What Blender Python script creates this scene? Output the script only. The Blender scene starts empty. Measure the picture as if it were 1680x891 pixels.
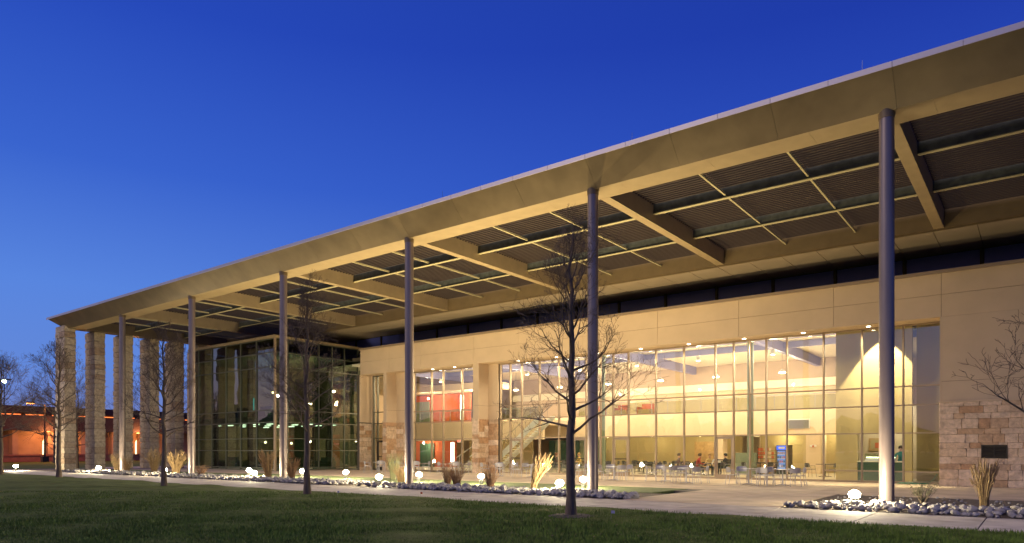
import bpy, bmesh, math, random
import numpy as np
from mathutils import Vector, Matrix
R = math.radians
random.seed(7); np.random.seed(7)
S = bpy.context.scene
COL = S.collection

# ------------------------------------------------------------------ camera
cam = bpy.data.cameras.new('camera'); camo = bpy.data.objects.new('camera', cam); COL.objects.link(camo)
camo.location = (0, 0, 1.56); camo.rotation_euler = (R(90), 0, R(37.43))
cam.sensor_width = 36; cam.lens = 1130 / 1680 * 36; cam.shift_y = 292.5 / 1680
cam.clip_start = .1; cam.clip_end = 3000
S.camera = camo
S.view_settings.view_transform = 'Standard'; S.view_settings.look = 'None'
S.view_settings.exposure = 0.0; S.view_settings.gamma = 1.0
S.cycles.use_denoising = True
S.cycles.max_bounces = 8; S.cycles.diffuse_bounces = 4; S.cycles.glossy_bounces = 4
S.cycles.transparent_max_bounces = 24; S.cycles.transmission_bounces = 4
S.cycles.sample_clamp_indirect = 4.0
S.cycles.caustics_reflective = False; S.cycles.caustics_refractive = False

# ------------------------------------------------------------------ dusk sky
W = bpy.data.worlds.new('World'); S.world = W; W.use_nodes = True
def build_sky():
    nt = W.node_tree; N = nt.nodes; L = nt.links; N.clear()
    out = N.new('ShaderNodeOutputWorld'); bg = N.new('ShaderNodeBackground')
    tc = N.new('ShaderNodeTexCoord'); sep = N.new('ShaderNodeSeparateXYZ'); L.new(tc.outputs['Generated'], sep.inputs[0])
    def ramp(stops):
        r = N.new('ShaderNodeValToRGB'); r.color_ramp.interpolation = 'B_SPLINE' if False else 'EASE'
        r.color_ramp.interpolation = 'LINEAR'
        e = r.color_ramp.elements
        while len(e) < len(stops): e.new(.5)
        for k, (p, c) in enumerate(stops): e[k].position = p; e[k].color = (*c, 1)
        L.new(sep.outputs['Z'], r.inputs[0]); return r
    east = ramp([(0, (.10, .11, .26)), (.07, (.09, .15, .42)), (.2, (.045, .115, .55)), (.35, (.024, .075, .50)), (.5, (.013, .042, .38)), (1, (.006, .02, .20))])
    mid = ramp([(0, (.20, .19, .38)), (.04, (.17, .22, .53)), (.10, (.125, .25, .70)), (.2, (.10, .24, .74)), (.34, (.042, .13, .62)), (.5, (.02, .07, .50)), (1, (.008, .026, .24))])
    west = ramp([(0, (.55, .33, .34)), (.05, (.58, .40, .48)), (.12, (.42, .42, .66)), (.24, (.22, .34, .72)), (.42, (.05, .12, .54)), (1, (.008, .026, .24))])
    dot = N.new('ShaderNodeVectorMath'); dot.operation = 'DOT_PRODUCT'; dot.inputs[1].default_value = (-.6, -.8, 0)
    L.new(tc.outputs['Generated'], dot.inputs[0])
    cur = east.outputs[0]
    for lo, hi, rr in ((-.85, .45, mid), (.42, 1.0, west)):
        mr = N.new('ShaderNodeMapRange'); mr.interpolation_type = 'SMOOTHSTEP'
        mr.inputs['From Min'].default_value = lo; mr.inputs['From Max'].default_value = hi
        L.new(dot.outputs['Value'], mr.inputs['Value'])
        mix = N.new('ShaderNodeMix'); mix.data_type = 'RGBA'
        L.new(mr.outputs[0], mix.inputs['Factor']); L.new(cur, mix.inputs['A']); L.new(rr.outputs[0], mix.inputs['B']); cur = mix.outputs['Result']
    L.new(mix.outputs['Result'], bg.inputs['Color']); bg.inputs['Strength'].default_value = 1.0
    L.new(bg.outputs[0], out.inputs[0])
build_sky()

# soft afterglow of the sun that has just set behind the camera
sun = bpy.data.lights.new('sun', 'SUN'); sun.energy = 1.45; sun.angle = R(40); sun.color = (1, .80, .66)
suno = bpy.data.objects.new('sun', sun); COL.objects.link(suno)
suno.rotation_euler = Vector((-.45, -.60, .66)).to_track_quat('Z', 'Y').to_euler()
# light levels (watts)
P_FLOOD, P_FLOOD_BACK, P_PEND, P_LOW, P_DOWN = 130, 4300, 690, 125, 150
WARM = (1.0, .77, .37); INT = (1.0, .79, .50)

# ------------------------------------------------------------------ helpers
class MB:
    def __init__(s): s.v = []; s.f = []; s.mi = []
    def face(s, idx, m=0): s.f.append(idx); s.mi.append(m)
    def box(s, x0, x1, y0, y1, z0, z1, m=0):
        b = len(s.v)
        s.v += [(x0,y0,z0),(x1,y0,z0),(x1,y1,z0),(x0,y1,z0),(x0,y0,z1),(x1,y0,z1),(x1,y1,z1),(x0,y1,z1)]
        for q in ((0,3,2,1),(4,5,6,7),(0,1,5,4),(1,2,6,5),(2,3,7,6),(3,0,4,7)): s.face(tuple(b+i for i in q), m)
        return s
    def tube(s, p0, p1, r0, r1=None, n=8, cap=True, m=0):
        r1 = r0 if r1 is None else r1
        p0 = Vector(p0); p1 = Vector(p1); d = (p1-p0).normalized()
        u = d.orthogonal().normalized(); w = d.cross(u); b = len(s.v)
        for p, r in ((p0, r0), (p1, r1)):
            for k in range(n):
                a = 2*math.pi*k/n; s.v.append(tuple(p + r*(u*math.cos(a)+w*math.sin(a))))
        for k in range(n): s.face((b+k, b+(k+1) % n, b+n+(k+1) % n, b+n+k), m)
        if cap: s.face(tuple(b+k for k in range(n))[::-1], m); s.face(tuple(b+n+k for k in range(n)), m)
        return s
    def path(s, pts, rads, n=6, m=0):
        b0 = len(s.v); prev = None
        for i, p in enumerate(pts):
            p = Vector(p); a = Vector(pts[max(i-1, 0)]); c = Vector(pts[min(i+1, len(pts)-1)])
            d = (c-a).normalized()
            u = d.orthogonal().normalized() if prev is None else (prev - d*prev.dot(d)).normalized()
            prev = u; w = d.cross(u)
            for k in range(n):
                t = 2*math.pi*k/n; s.v.append(tuple(p + rads[i]*(u*math.cos(t)+w*math.sin(t))))
        for i in range(len(pts)-1):
            for k in range(n):
                a = b0+i*n+k; c = b0+i*n+(k+1) % n; s.face((a, c, c+n, a+n), m)
        s.face(tuple(b0+k for k in range(n))[::-1], m); s.face(tuple(b0+(len(pts)-1)*n+k for k in range(n)), m)
        return s
    def prism(s, poly, axis, a, b_, m=0):
        """poly: list of 2D points; axis 'x' -> points are (y,z); 'z' -> (x,y); 'y' -> (x,z)"""
        b = len(s.v); n = len(poly)
        def mk(t, p): return {'x': (t, p[0], p[1]), 'y': (p[0], t, p[1]), 'z': (p[0], p[1], t)}[axis]
        for t in (a, b_):
            for p in poly: s.v.append(mk(t, p))
        s.face(tuple(range(b, b+n))[::-1], m); s.face(tuple(range(b+n, b+2*n)), m)
        for k in range(n): s.face((b+k, b+(k+1) % n, b+n+(k+1) % n, b+n+k), m)
        return s
    def lathe(s, prof, c=(0, 0), n=16, m=0):
        b = len(s.v)
        for (r, z) in prof:
            for k in range(n):
                t = 2*math.pi*k/n; s.v.append((c[0]+r*math.cos(t), c[1]+r*math.sin(t), z))
        for i in range(len(prof)-1):
            for k in range(n):
                a = b+i*n+k; d = b+i*n+(k+1) % n; s.face((a, d, d+n, a+n), m)
        s.face(tuple(b+k for k in range(n))[::-1], m); s.face(tuple(b+(len(prof)-1)*n+k for k in range(n)), m)
        return s
    def mesh(s, name, mats, smooth=False, fix=True):
        me = bpy.data.meshes.new(name); me.from_pydata(s.v, [], s.f)
        for mm in (mats if isinstance(mats, (list, tuple)) else [mats]): me.materials.append(mm)
        if any(s.mi): me.polygons.foreach_set('material_index', s.mi)
        if fix:
            bm = bmesh.new(); bm.from_mesh(me); bmesh.ops.recalc_face_normals(bm, faces=bm.faces); bm.to_mesh(me); bm.free()
        if smooth:
            me.polygons.foreach_set('use_smooth', [True]*len(me.polygons))
            try: me.set_sharp_from_angle(angle=R(40))
            except Exception: pass
        me.update(); return me

def wloc(o):
    v = Vector((0, 0, 0))
    while o: v += Vector(o.location); o = o.parent
    return v
def link(name, me, parent=None, loc=None, scale=None, rot=None):
    """loc is given in world units; parents are never rotated when this is used"""
    o = bpy.data.objects.new(name, me); COL.objects.link(o)
    if parent: o.parent = parent
    base = wloc(parent) if parent else Vector((0, 0, 0))
    o.location = (Vector(loc) if loc is not None else Vector((0, 0, 0))) - base
    if scale: o.scale = scale
    if rot: o.rotation_euler = rot
    return o
def obj(name, mb, mats, parent=None, smooth=False, fix=True):
    return link(name, mb.mesh(name, mats, smooth, fix), parent)
def lobj(name, mb, mats, parent, smooth=False):
    """mesh in the parent's own coordinates"""
    o = bpy.data.objects.new(name, mb.mesh(name, mats, smooth)); COL.objects.link(o); o.parent = parent; return o
def thing(name, label, cat, loc=(0, 0, 0), rz=0, group=None):
    o = bpy.data.objects.new(name, None); COL.objects.link(o); o.location = loc; o.rotation_euler = (0, 0, rz)
    o.empty_display_size = .2
    return tag(o, label, cat, group)
def tag(o, label, cat, group=None):
    o['label'] = label; o['category'] = cat
    if group: o['group'] = group
    return o
def struct(name, mb, mat, smooth=False, fix=True):
    o = obj(name, mb, mat, None, smooth, fix); o['kind'] = 'structure'; return o
def dup(root, loc, rz, label, group=None):
    r = root.copy(); COL.objects.link(r); r.location = loc; r.rotation_euler = (0, 0, rz); r['label'] = label
    if group: r['group'] = group
    for ch in list(root.children):
        c = ch.copy(); COL.objects.link(c); c.parent = r
        for g in list(ch.children):
            d = g.copy(); COL.objects.link(d); d.parent = c
    return r

# ------------------------------------------------------------------ materials
def mat(name, col, rough=.7, metal=0, var=0, vscale=3, bump=0, bscale=30, col2=None, stretch=(1, 1, 1), rnd=0, spec=.5, detail=5):
    m = bpy.data.materials.new(name); m.use_nodes = True; nt = m.node_tree; N = nt.nodes; L = nt.links
    p = N['Principled BSDF']; p.inputs['Base Color'].default_value = (*col, 1)
    p.inputs['Roughness'].default_value = rough; p.inputs['Metallic'].default_value = metal
    p.inputs['Specular IOR Level'].default_value = spec
    geo = N.new('ShaderNodeNewGeometry'); mp = N.new('ShaderNodeMapping'); mp.inputs['Scale'].default_value = stretch
    L.new(geo.outputs['Position'], mp.inputs['Vector'])
    src = None
    if var or col2:
        nz = N.new('ShaderNodeTexNoise'); nz.inputs['Scale'].default_value = vscale; nz.inputs['Detail'].default_value = detail
        L.new(mp.outputs[0], nz.inputs['Vector'])
        mr = N.new('ShaderNodeMapRange'); mr.inputs['From Min'].default_value = .32; mr.inputs['From Max'].default_value = .68
        L.new(nz.outputs['Fac'], mr.inputs['Value'])
        mix = N.new('ShaderNodeMix'); mix.data_type = 'RGBA'; L.new(mr.outputs[0], mix.inputs['Factor'])
        c2 = col2 or tuple(c*(1-var) for c in col)
        mix.inputs['A'].default_value = (*c2, 1)
        mix.inputs['B'].default_value = (*[min(1, c*(1+var*.6)) for c in col], 1)
        src = mix.outputs['Result']
    if rnd:
        oi = N.new('ShaderNodeObjectInfo'); mr2 = N.new('ShaderNodeMapRange')
        mr2.inputs['To Min'].default_value = 1-rnd; mr2.inputs['To Max'].default_value = 1+rnd
        L.new(oi.outputs['Random'], mr2.inputs['Value'])
        mx = N.new('ShaderNodeMix'); mx.data_type = 'RGBA'; mx.blend_type = 'MULTIPLY'; mx.inputs['Factor'].default_value = 1
        if src: L.new(src, mx.inputs['A'])
        else: mx.inputs['A'].default_value = (*col, 1)
        L.new(mr2.outputs[0], mx.inputs['B']); src = mx.outputs['Result']
    if src: L.new(src, p.inputs['Base Color'])
    if bump:
        nb = N.new('ShaderNodeTexNoise'); nb.inputs['Scale'].default_value = bscale; nb.inputs['Detail'].default_value = 6
        L.new(mp.outputs[0], nb.inputs['Vector'])
        b = N.new('ShaderNodeBump'); b.inputs['Strength'].default_value = bump; b.inputs['Distance'].default_value = .02
        L.new(nb.outputs['Fac'], b.inputs['Height']); L.new(b.outputs[0], p.inputs['Normal'])
    return m
def stone_mat(name, stops, bump=.7, bscale=14):
    m = bpy.data.materials.new(name); m.use_nodes = True; nt = m.node_tree; N = nt.nodes; L = nt.links
    p = N['Principled BSDF']; p.inputs['Roughness'].default_value = .88; p.inputs['Specular IOR Level'].default_value = .25
    oi = N.new('ShaderNodeObjectInfo'); r = N.new('ShaderNodeValToRGB'); e = r.color_ramp.elements
    while len(e) < len(stops): e.new(.5)
    for k, (q, c) in enumerate(stops): e[k].position = q; e[k].color = (*c, 1)
    L.new(oi.outputs['Random'], r.inputs[0])
    geo = N.new('ShaderNodeNewGeometry')
    nz = N.new('ShaderNodeTexNoise'); nz.inputs['Scale'].default_value = 5; nz.inputs['Detail'].default_value = 8; nz.inputs['Roughness'].default_value = .65
    L.new(geo.outputs['Position'], nz.inputs['Vector'])
    mr = N.new('ShaderNodeMapRange'); mr.inputs['From Min'].default_value = .3; mr.inputs['From Max'].default_value = .7
    mr.inputs['To Min'].default_value = .62; mr.inputs['To Max'].default_value = 1.2; L.new(nz.outputs['Fac'], mr.inputs['Value'])
    mx = N.new('ShaderNodeMix'); mx.data_type = 'RGBA'; mx.blend_type = 'MULTIPLY'; mx.inputs['Factor'].default_value = 1
    L.new(r.outputs[0], mx.inputs['A']); L.new(mr.outputs[0], mx.inputs['B']); L.new(mx.outputs['Result'], p.inputs['Base Color'])
    nb = N.new('ShaderNodeTexNoise'); nb.inputs['Scale'].default_value = bscale; nb.inputs['Detail'].default_value = 8
    L.new(geo.outputs['Position'], nb.inputs['Vector'])
    b = N.new('ShaderNodeBump'); b.inputs['Strength'].default_value = bump; b.inputs['Distance'].default_value = .03
    L.new(nb.outputs['Fac'], b.inputs['Height']); L.new(b.outputs[0], p.inputs['Normal'])
    return m
def glass(name, tint, ior=1.5, wav=.02, rough=.0):
    m = bpy.data.materials.new(name); m.use_nodes = True; nt = m.node_tree; N = nt.nodes; L = nt.links; N.clear()
    out = N.new('ShaderNodeOutputMaterial'); tr = N.new('ShaderNodeBsdfTransparent'); gl = N.new('ShaderNodeBsdfGlossy')
    tr.inputs['Color'].default_value = (*tint, 1); gl.inputs['Roughness'].default_value = rough
    gl.inputs['Color'].default_value = (.95, .97, 1, 1)
    geo = N.new('ShaderNodeNewGeometry'); mx = N.new('ShaderNodeMix'); mx.data_type = 'FLOAT'
    mx.inputs['A'].default_value = ior; mx.inputs['B'].default_value = 1/ior
    L.new(geo.outputs['Backfacing'], mx.inputs['Factor'])
    fr = N.new('ShaderNodeFresnel'); L.new(mx.outputs['Result'], fr.inputs['IOR'])
    if wav:
        nz = N.new('ShaderNodeTexNoise'); nz.inputs['Scale'].default_value = .7; nz.inputs['Detail'].default_value = 1
        L.new(geo.outputs['Position'], nz.inputs['Vector'])
        b = N.new('ShaderNodeBump'); b.inputs['Strength'].default_value = wav; b.inputs['Distance'].default_value = .3
        L.new(nz.outputs['Fac'], b.inputs['Height']); L.new(b.outputs[0], gl.inputs['Normal'])
    ms = N.new('ShaderNodeMixShader'); L.new(fr.outputs[0], ms.inputs[0]); L.new(tr.outputs[0], ms.inputs[1]); L.new(gl.outputs[0], ms.inputs[2])
    L.new(ms.outputs[0], out.inputs[0]); return m
def emit(name, col, st):
    m = bpy.data.materials.new(name); m.use_nodes = True; N = m.node_tree.nodes; p = N['Principled BSDF']
    p.inputs['Base Color'].default_value = (*[c*.35 for c in col], 1)
    p.inputs['Emission Color'].default_value = (*col, 1); p.inputs['Emission Strength'].default_value = st
    return m

M = dict(
    fascia=mat('champagne_metal_panel', (.175, .13, .075), .38, .5, var=.18, vscale=1.1, rnd=.07, bump=.1, bscale=6),
    coping=mat('coping_metal', (.42, .38, .40), .4, .6, rnd=.06),
    beam=mat('painted_steel_beam', (.30, .225, .13), .5, .15, var=.1, vscale=2),
    girder=mat('dark_bronze_girder', (.15, .105, .055), .5, .2, var=.1, vscale=2),
    purlin=mat('galvanised_purlin', (.12, .13, .12), .45, .5, var=.3, vscale=4),
    flange=mat('light_steel_flange', (.42, .37, .22), .5, .1),
    louver=mat('bronze_louver', (.050, .034, .025), .6, .0),
    soffit=mat('soffit_panel', (.40, .31, .22), .55, .1, var=.06, vscale=1),
    column=mat('painted_steel_column', (.19, .15, .145), .36, .4, var=.08, vscale=8, stretch=(1, 1, .15)),
    stucco=mat('tan_stucco', (.55, .41, .28), .9, 0, var=.06, vscale=1.1, bump=.25, bscale=90, spec=.2),
    painted_sky_glass=mat('glass_painted_sky_blue', (.10, .13, .62), .4, 0),  # sky reflection in the dark clerestory glass, painted as an opaque blue
    mortar=mat('mortar', (.30, .24, .17), .95),
    joint=mat('dark_joint', (.10, .08, .06), .9),
    stone=stone_mat('limestone_block', [(0, (.66, .49, .35)), (.3, (.60, .43, .29)), (.52, (.70, .53, .39)), (.7, (.50, .33, .20)), (.84, (.46, .27, .15)), (1, (.50, .32, .19))]),
    pstone=stone_mat('rough_pillar_stone', [(0, (.50, .40, .28)), (.5, (.54, .43, .30)), (.85, (.46, .35, .24)), (1, (.40, .28, .18))], 1.0, 9),
    frame=mat('bronze_aluminium_frame', (.30, .22, .15), .42, .3),
    wframe=mat('grey_green_frame', (.10, .10, .075), .4, .3),
    dframe=mat('dark_aluminium_frame', (.07, .065, .05), .4, .5),
    glass=glass('clear_glass', (.97, .98, .95), 1.8, .012),
    dglass=glass('tinted_green_glass', (.54, .60, .52), 1.95, .03),
    rail_glass=glass('green_rail_glass', (.78, .84, .76), 1.5, 0),
    concrete=mat('path_concrete', (.46, .40, .33), .85, 0, var=.26, vscale=1.6, bump=.12, bscale=60, rnd=.05, spec=.3),
    terrace=mat('terrace_concrete', (.50, .39, .27), .75, 0, var=.24, vscale=.9, bump=.12, bscale=60, rnd=.04, spec=.35),
    joint_conc=mat('bedding_concrete', (.08, .07, .06), .9),
    lawn=mat('lawn_turf', (.10, .13, .028), .95, 0, var=.35, vscale=1.5, bump=.9, bscale=25, spec=.1),
    blade=mat('grass_blade', (.13, .20, .03), .7, 0, var=.45, vscale=2.2, spec=.2),
    soil=mat('mulch_soil', (.10, .075, .055), .95, 0, var=.4, vscale=9, bump=1, bscale=40),
    cover=mat('ground_cover', (.09, .12, .03), .9, 0, var=.3, vscale=5),
    rock=stone_mat('river_rock', [(0, (.36, .33, .30)), (.4, (.26, .25, .25)), (.7, (.42, .37, .30)), (1, (.18, .17, .18))], .5, 30),
    bark=mat('dark_bark', (.12, .085, .06), .9, 0, var=.35, vscale=14, bump=.9, bscale=30, stretch=(1, 1, .25)),
    twig=mat('twig_bark', (.12, .085, .06), .9),
    dry=mat('dry_straw', (.24, .155, .07), .85, 0, var=.35, vscale=12),
    rust=mat('russet_straw', (.20, .11, .06), .85, 0, var=.4, vscale=12),
    shrub=mat('grey_green_leaf', (.16, .16, .08), .8, 0, var=.35, vscale=14),
    alu=mat('brushed_aluminium', (.36, .34, .36), .42, .35),
    alutop=mat('table_metal', (.34, .33, .35), .4, .5),
    black=mat('black_metal', (.02, .02, .02), .5),
    bronze=mat('dark_bronze', (.035, .028, .022), .5, .4),
    cream=mat('cream_paint', (.64, .51, .36), .85, spec=.2),
    khaki=mat('khaki_paint', (.42, .33, .17), .85, var=.05, vscale=.6, spec=.2),
    redp=mat('red_paint', (.52, .13, .06), .8, spec=.2),
    floor=mat('polished_floor', (.52, .45, .32), .3, 0, var=.08, vscale=1),
    ceil=mat('white_ceiling', (.78, .72, .58), .9, spec=.1),
    mauve=mat('mauve_steel', (.24, .24, .42), .5, .2),
    mull=mat('partition_grey_green', (.20, .24, .17), .7),
    wingwall=mat('wing_dark_paint', (.17, .165, .10), .85, var=.2, vscale=.6),
    dkgreen=mat('dark_green_door', (.04, .09, .06), .5),
    wood=mat('honey_wood', (.48, .30, .13), .5, var=.2, vscale=6),
    white=mat('white_paint', (.8, .8, .78), .5),
    brick=mat('far_brick', (.34, .15, .08), .9, var=.15, vscale=2),
    fardark=mat('far_dark_roof', (.055, .032, .028), .9, var=.2, vscale=1),
    farwall=mat('far_plaster', (.40, .25, .15), .9, var=.35, vscale=.35),
    lampmetal=mat('lamp_grey_metal', (.25, .25, .24), .4, .6),
    globe=emit('flood_lens', (1, .86, .52), 260),
    disc=emit('downlight_lens', (1, .86, .60), 16),
    bulb=emit('pendant_lens', (1, .84, .52), 14),
    tube=emit('light_strip', (1, .93, .75), 9),
    cool=emit('cool_ceiling_strip', (.85, 1, .8), 7),
    sodium=emit('sodium_lens', (1, .34, .08), 7),
    mastlens=emit('mast_lens', (.75, 1, .6), 12),
    doorlit=emit('lit_doorway', (1, .72, .34), 3.5),
    neon=emit('orange_soffit_light', (1, .22, .05), 2.0),
    teal=emit('teal_screen', (.1, .7, .8), 1.2),
    blue=emit('blue_vending_header', (.04, .14, 1), 1.3),
    vlit=emit('vending_shelf_light', (.15, .35, .9), .7),
    exitred=emit('exit_sign_red', (1, .05, .03), 2.2),
    skin=mat('skin', (.55, .32, .22), .6), 
)
def unit(matk, name='piece'):
    key = 'u_'+matk
    if key not in M: M[key] = MB().box(0, 1, 0, 1, 0, 1).mesh(name, M[matk])
    return M[key]
def pc(name, matk, parent, x0, x1, y0, y1, z0, z1):
    """one box piece, sharing the unit mesh of its material"""
    return link(name, unit(matk, name), parent, (x0, y0, z0), (x1-x0, y1-y0, z1-z0))

def rough_mesh(matk, k, amt, cuts=2):
    """unit box (0..1) with worn, uneven faces"""
    rng = random.Random(100+k)
    bm = bmesh.new(); bmesh.ops.create_cube(bm, size=1)
    bmesh.ops.subdivide_edges(bm, edges=bm.edges[:], cuts=cuts, use_grid_fill=True)
    for v in bm.verts:
        e = sum(abs(abs(c)-.5) < 1e-4 for c in v.co)
        for i in range(3): v.co[i] += rng.uniform(-amt, amt)
        if e >= 2: v.co *= 1-amt*.9*(e-1)
        v.co += Vector((.5, .5, .5))
    me = bpy.data.meshes.new('stone'); bm.to_mesh(me); bm.free(); me.materials.append(M[matk]); return me
STONES = [rough_mesh('stone', k, .018) for k in range(4)]
PSTONES = [rough_mesh('pstone', k+9, .025) for k in range(5)]

# ================================================================== GROUND
XC = [-3.4 - 9.53*k for k in range(6)]        # column lines
struct('ground', MB().box(-700, 700, -400, 1200, -1.2, -.14), M['lawn'])
def lawn_sheet():
    xs = np.concatenate([np.linspace(-120, -45, 40), np.linspace(-44, 12, 150), [40]])
    ys = np.concatenate([np.linspace(-40, 4, 12), np.linspace(5, 15.9, 40)])
    rng = np.random.RandomState(3)
    mb = MB()
    ph = rng.rand(6, 3)*6
    def h(x, y):
        z = .02
        for i, (a, b, c) in enumerate(ph): z += .012*math.sin(x*(.3+.33*i)+a)*math.sin(y*(.5+.28*i)+b)
        return z
    for y in ys:
        for x in xs: mb.v.append((x, y + (.05*math.sin(x*2.1)+.04*math.sin(x*5.3) if y > 15.8 else 0), h(x, y)))
    n = len(xs)
    for j in range(len(ys)-1):
        for i in range(n-1): a = j*n+i; mb.face((a, a+1, a+1+n, a+n))
    b = len(mb.v)
    for x in xs: mb.v.append((x, 15.93, -.2))
    o = (len(ys)-1)*n
    for i in range(n-1): mb.face((o+i, o+i+1, b+i+1, b+i))
    struct('lawn', mb, M['lawn'], smooth=True, fix=False)
    return h
LH = lawn_sheet()
def grass_blades():
    rng = np.random.RandomState(5); n = 150000
    d = 10.5 + 15*rng.rand(n)**1.5; t = rng.uniform(-.80, .80, n)
    a = math.radians(37.43); c, s = math.cos(a), math.sin(a)
    x = d*(-s + c*t); y = d*(c + s*t)
    k = (y < 15.98) & (y > 3); x = x[k]; y = y[k]; n = len(x)
    clump = .5+.5*np.sin(x*1.7+2*np.sin(y*1.3))*np.sin(y*2.1+np.sin(x*.9))
    hgt = rng.uniform(.025, .05, n)*(.75+.6*clump); ang = rng.rand(n)*6.283; w = rng.uniform(.006, .012, n)
    lx = rng.normal(0, .022, n); ly = rng.normal(0, .022, n)
    z0 = np.full(n, .0)
    v = np.empty((n, 3, 3), np.float32)
    v[:, 0] = np.stack([x-np.cos(ang)*w, y-np.sin(ang)*w, z0], 1); v[:, 1] = np.stack([x+np.cos(ang)*w, y+np.sin(ang)*w, z0], 1)
    v[:, 2] = np.stack([x+lx, y+ly, z0+.03+hgt], 1)
    me = bpy.data.meshes.new('lawn_grass'); me.vertices.add(3*n); me.vertices.foreach_set('co', v.ravel())
    me.loops.add(3*n); me.loops.foreach_set('vertex_index', np.arange(3*n, dtype=np.int32))
    me.polygons.add(n); me.polygons.foreach_set('loop_start', np.arange(0, 3*n, 3, dtype=np.int32))
    me.polygons.foreach_set('loop_total', np.full(n, 3, np.int32)); me.materials.append(M['blade']); me.update(calc_edges=True)
    o = link('lawn_grass', me); tag(o, 'short dark green grass blades covering the lawn before the path', 'grass'); o['kind'] = 'stuff'
grass_blades()

def slab(parent, x0, x1, y0, y1, mk):
    g = .013; pc('paving_slab', mk, parent, x0+g, x1-g, y0+g, y1-g, -.1, 0)
path = struct('footpath', MB().box(-130, 30, 15.93, 19.25, -.16, -.02), M['joint_conc'])
x = 8.0
while x > -66:
    slab(path, x-2.24+.0, x, 15.96, 19.2, 'concrete'); x -= 2.24
slab(path, -130, x, 15.96, 19.2, 'concrete')
ter = struct('terrace', MB().box(-66, 10, 24.9, 36.2, -.16, -.02), M['joint_conc'])
k = 0
x = 9.3
while x > -64:
    x1 = x; x0 = x-3.177
    ys_ = [26.3, 29.3, 32.3, 34.97]
    for y0, y1 in zip(ys_, ys_[1:]): slab(ter, x0, x1, y0, y1, 'terrace')
    x = x0
x = -29.5
slab(ter, -66, -41.6, 24.9, 26.28, 'terrace')
for xx in range(9): slab(ter, -12.93-3.177*xx-3.177, -12.93-3.177*xx, 34.99, 36.15, 'terrace')
for xx in range(3): slab(ter, -3.4-3.177*xx-3.177, -3.4-3.177*xx, 34.99, 36.15, 'terrace')
slab(ter, -38.5, -30.1, 34.99, 36.15, 'terrace')
# forecourt linking path and terrace between the two beds
fc = struct('forecourt', MB().box(-10.4, -5.6, 19.25, 26.3, -.16, -.02), M['joint_conc'])
for y0, y1 in ((19.22, 21.6), (21.6, 24), (24, 26.28)):
    slab(fc, -10.4, -8.0, y0, y1, 'terrace'); slab(fc, -8.0, -5.6, y0, y1, 'terrace')
# planting beds
bedr = struct('mulch_bed', MB().prism([(-5.55, 19.26), (14, 19.26), (14, 26.26), (-5.55, 26.26)], 'z', -.16, -.015), M['soil'])
bedl = struct('planting_bed', MB().box(-66, -10.45, 19.26, 22.9, -.16, -.015), M['soil'])
cov = struct('bed_lawn', MB().box(-66, -11.2, 22.92, 26.26, -.16, -.005), M['cover'])

def rock_mesh(k):
    rng = random.Random(500+k); bm = bmesh.new(); bmesh.ops.create_icosphere(bm, subdivisions=1, radius=1)
    sx, sy, sz = rng.uniform(.8, 1.3), rng.uniform(.7, 1.05), rng.uniform(.5, .8)
    for v in bm.verts:
        v.co *= rng.uniform(.78, 1.15); v.co.x *= sx; v.co.y *= sy; v.co.z *= sz
    me = bpy.data.meshes.new('rock'); bm.to_mesh(me); bm.free(); me.materials.append(M['rock'])
    me.polygons.foreach_set('use_smooth', [rng.random() < .35 for _ in me.polygons]); return me
ROCKS = [rock_mesh(k) for k in range(8)]
def rocks():
    rng = random.Random(11)
    def band(x):      # y range of the stones at this x in the right bed
        t = max(0, min(1, (x+5.6)/1.6)); lo = 19.33 + (1-t)*.35; hi = 19.5 + t*1.9
        return lo, hi
    n = 0; cells = []
    while n < 285:
        x = rng.uniform(-5.5, 1.0); lo, hi = band(x); y = lo + (hi-lo)*rng.random()
        r = rng.uniform(.06, .14)
        if math.hypot(x+3.4, y-21.7) < .3: continue
        if any((x-a)**2+(y-b)**2 < (.75*(r+c))**2 for a, b, c in cells):
            if rng.random() < .93: continue
        cells.append((x, y, r))
        zz = r*.35 + (rng.random()**2)*.09
        link('rock', rng.choice(ROCKS), bedr, (x, y, zz), (r, r, r), (rng.uniform(-.4, .4), rng.uniform(-.4, .4), rng.random()*6.28)); n += 1
    # the long left bed: far smaller in the picture, one mass of stones
    bm = MB(); base = []
    for me in ROCKS: base.append(([tuple(v.co) for v in me.vertices], [tuple(p.vertices) for p in me.polygons]))
    cnt = 0; ind = 0
    while cnt < 2500:
        x = -10.3 - 46*(rng.random()**1.15); e = max(0, min(1, (-10.3-x)/2.2)); y = 19.33+.3*(1-e)+rng.random()*(.4+1.7*e)
        if x < -45 and rng.random() < .4: continue
        if math.sin(x*.9)+math.sin(x*.37+1) < -.5 and rng.random() < .8: continue
        r = rng.uniform(.05, .13); vs, fs = rng.choice(base); a = rng.random()*6.28; ca, sa = math.cos(a), math.sin(a)
        zz = r*.3+(rng.random()**2)*.10; b = len(bm.v)
        for (u, v, w) in vs: bm.v.append((x+r*(u*ca-v*sa), y+r*(u*sa+v*ca), zz+r*w))
        for f in fs: bm.face(tuple(b+i for i in f))
        cnt += 1
    o = obj('river_rocks', bm, M['rock'], None, fix=False)
    tag(o, 'long band of grey river rocks edging the planting bed under the columns', 'rocks'); o['kind'] = 'stuff'
    # stray pale stones on the mulch
    bm = MB()
    for _ in range(260):
        x = rng.uniform(-5.3, 3); y = rng.uniform(21.3, 26); r = rng.uniform(.02, .05); vs, fs = rng.choice(base); b = len(bm.v)
        for (u, v, w) in vs: bm.v.append((x+r*u, y+r*v, r*.3+r*w))
        for f in fs: bm.face(tuple(b+i for i in f))
    o = obj('gravel', bm, M['rock'], None, fix=False); tag(o, 'small loose gravel scattered on the brown mulch', 'gravel'); o['kind'] = 'stuff'
rocks()

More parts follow.
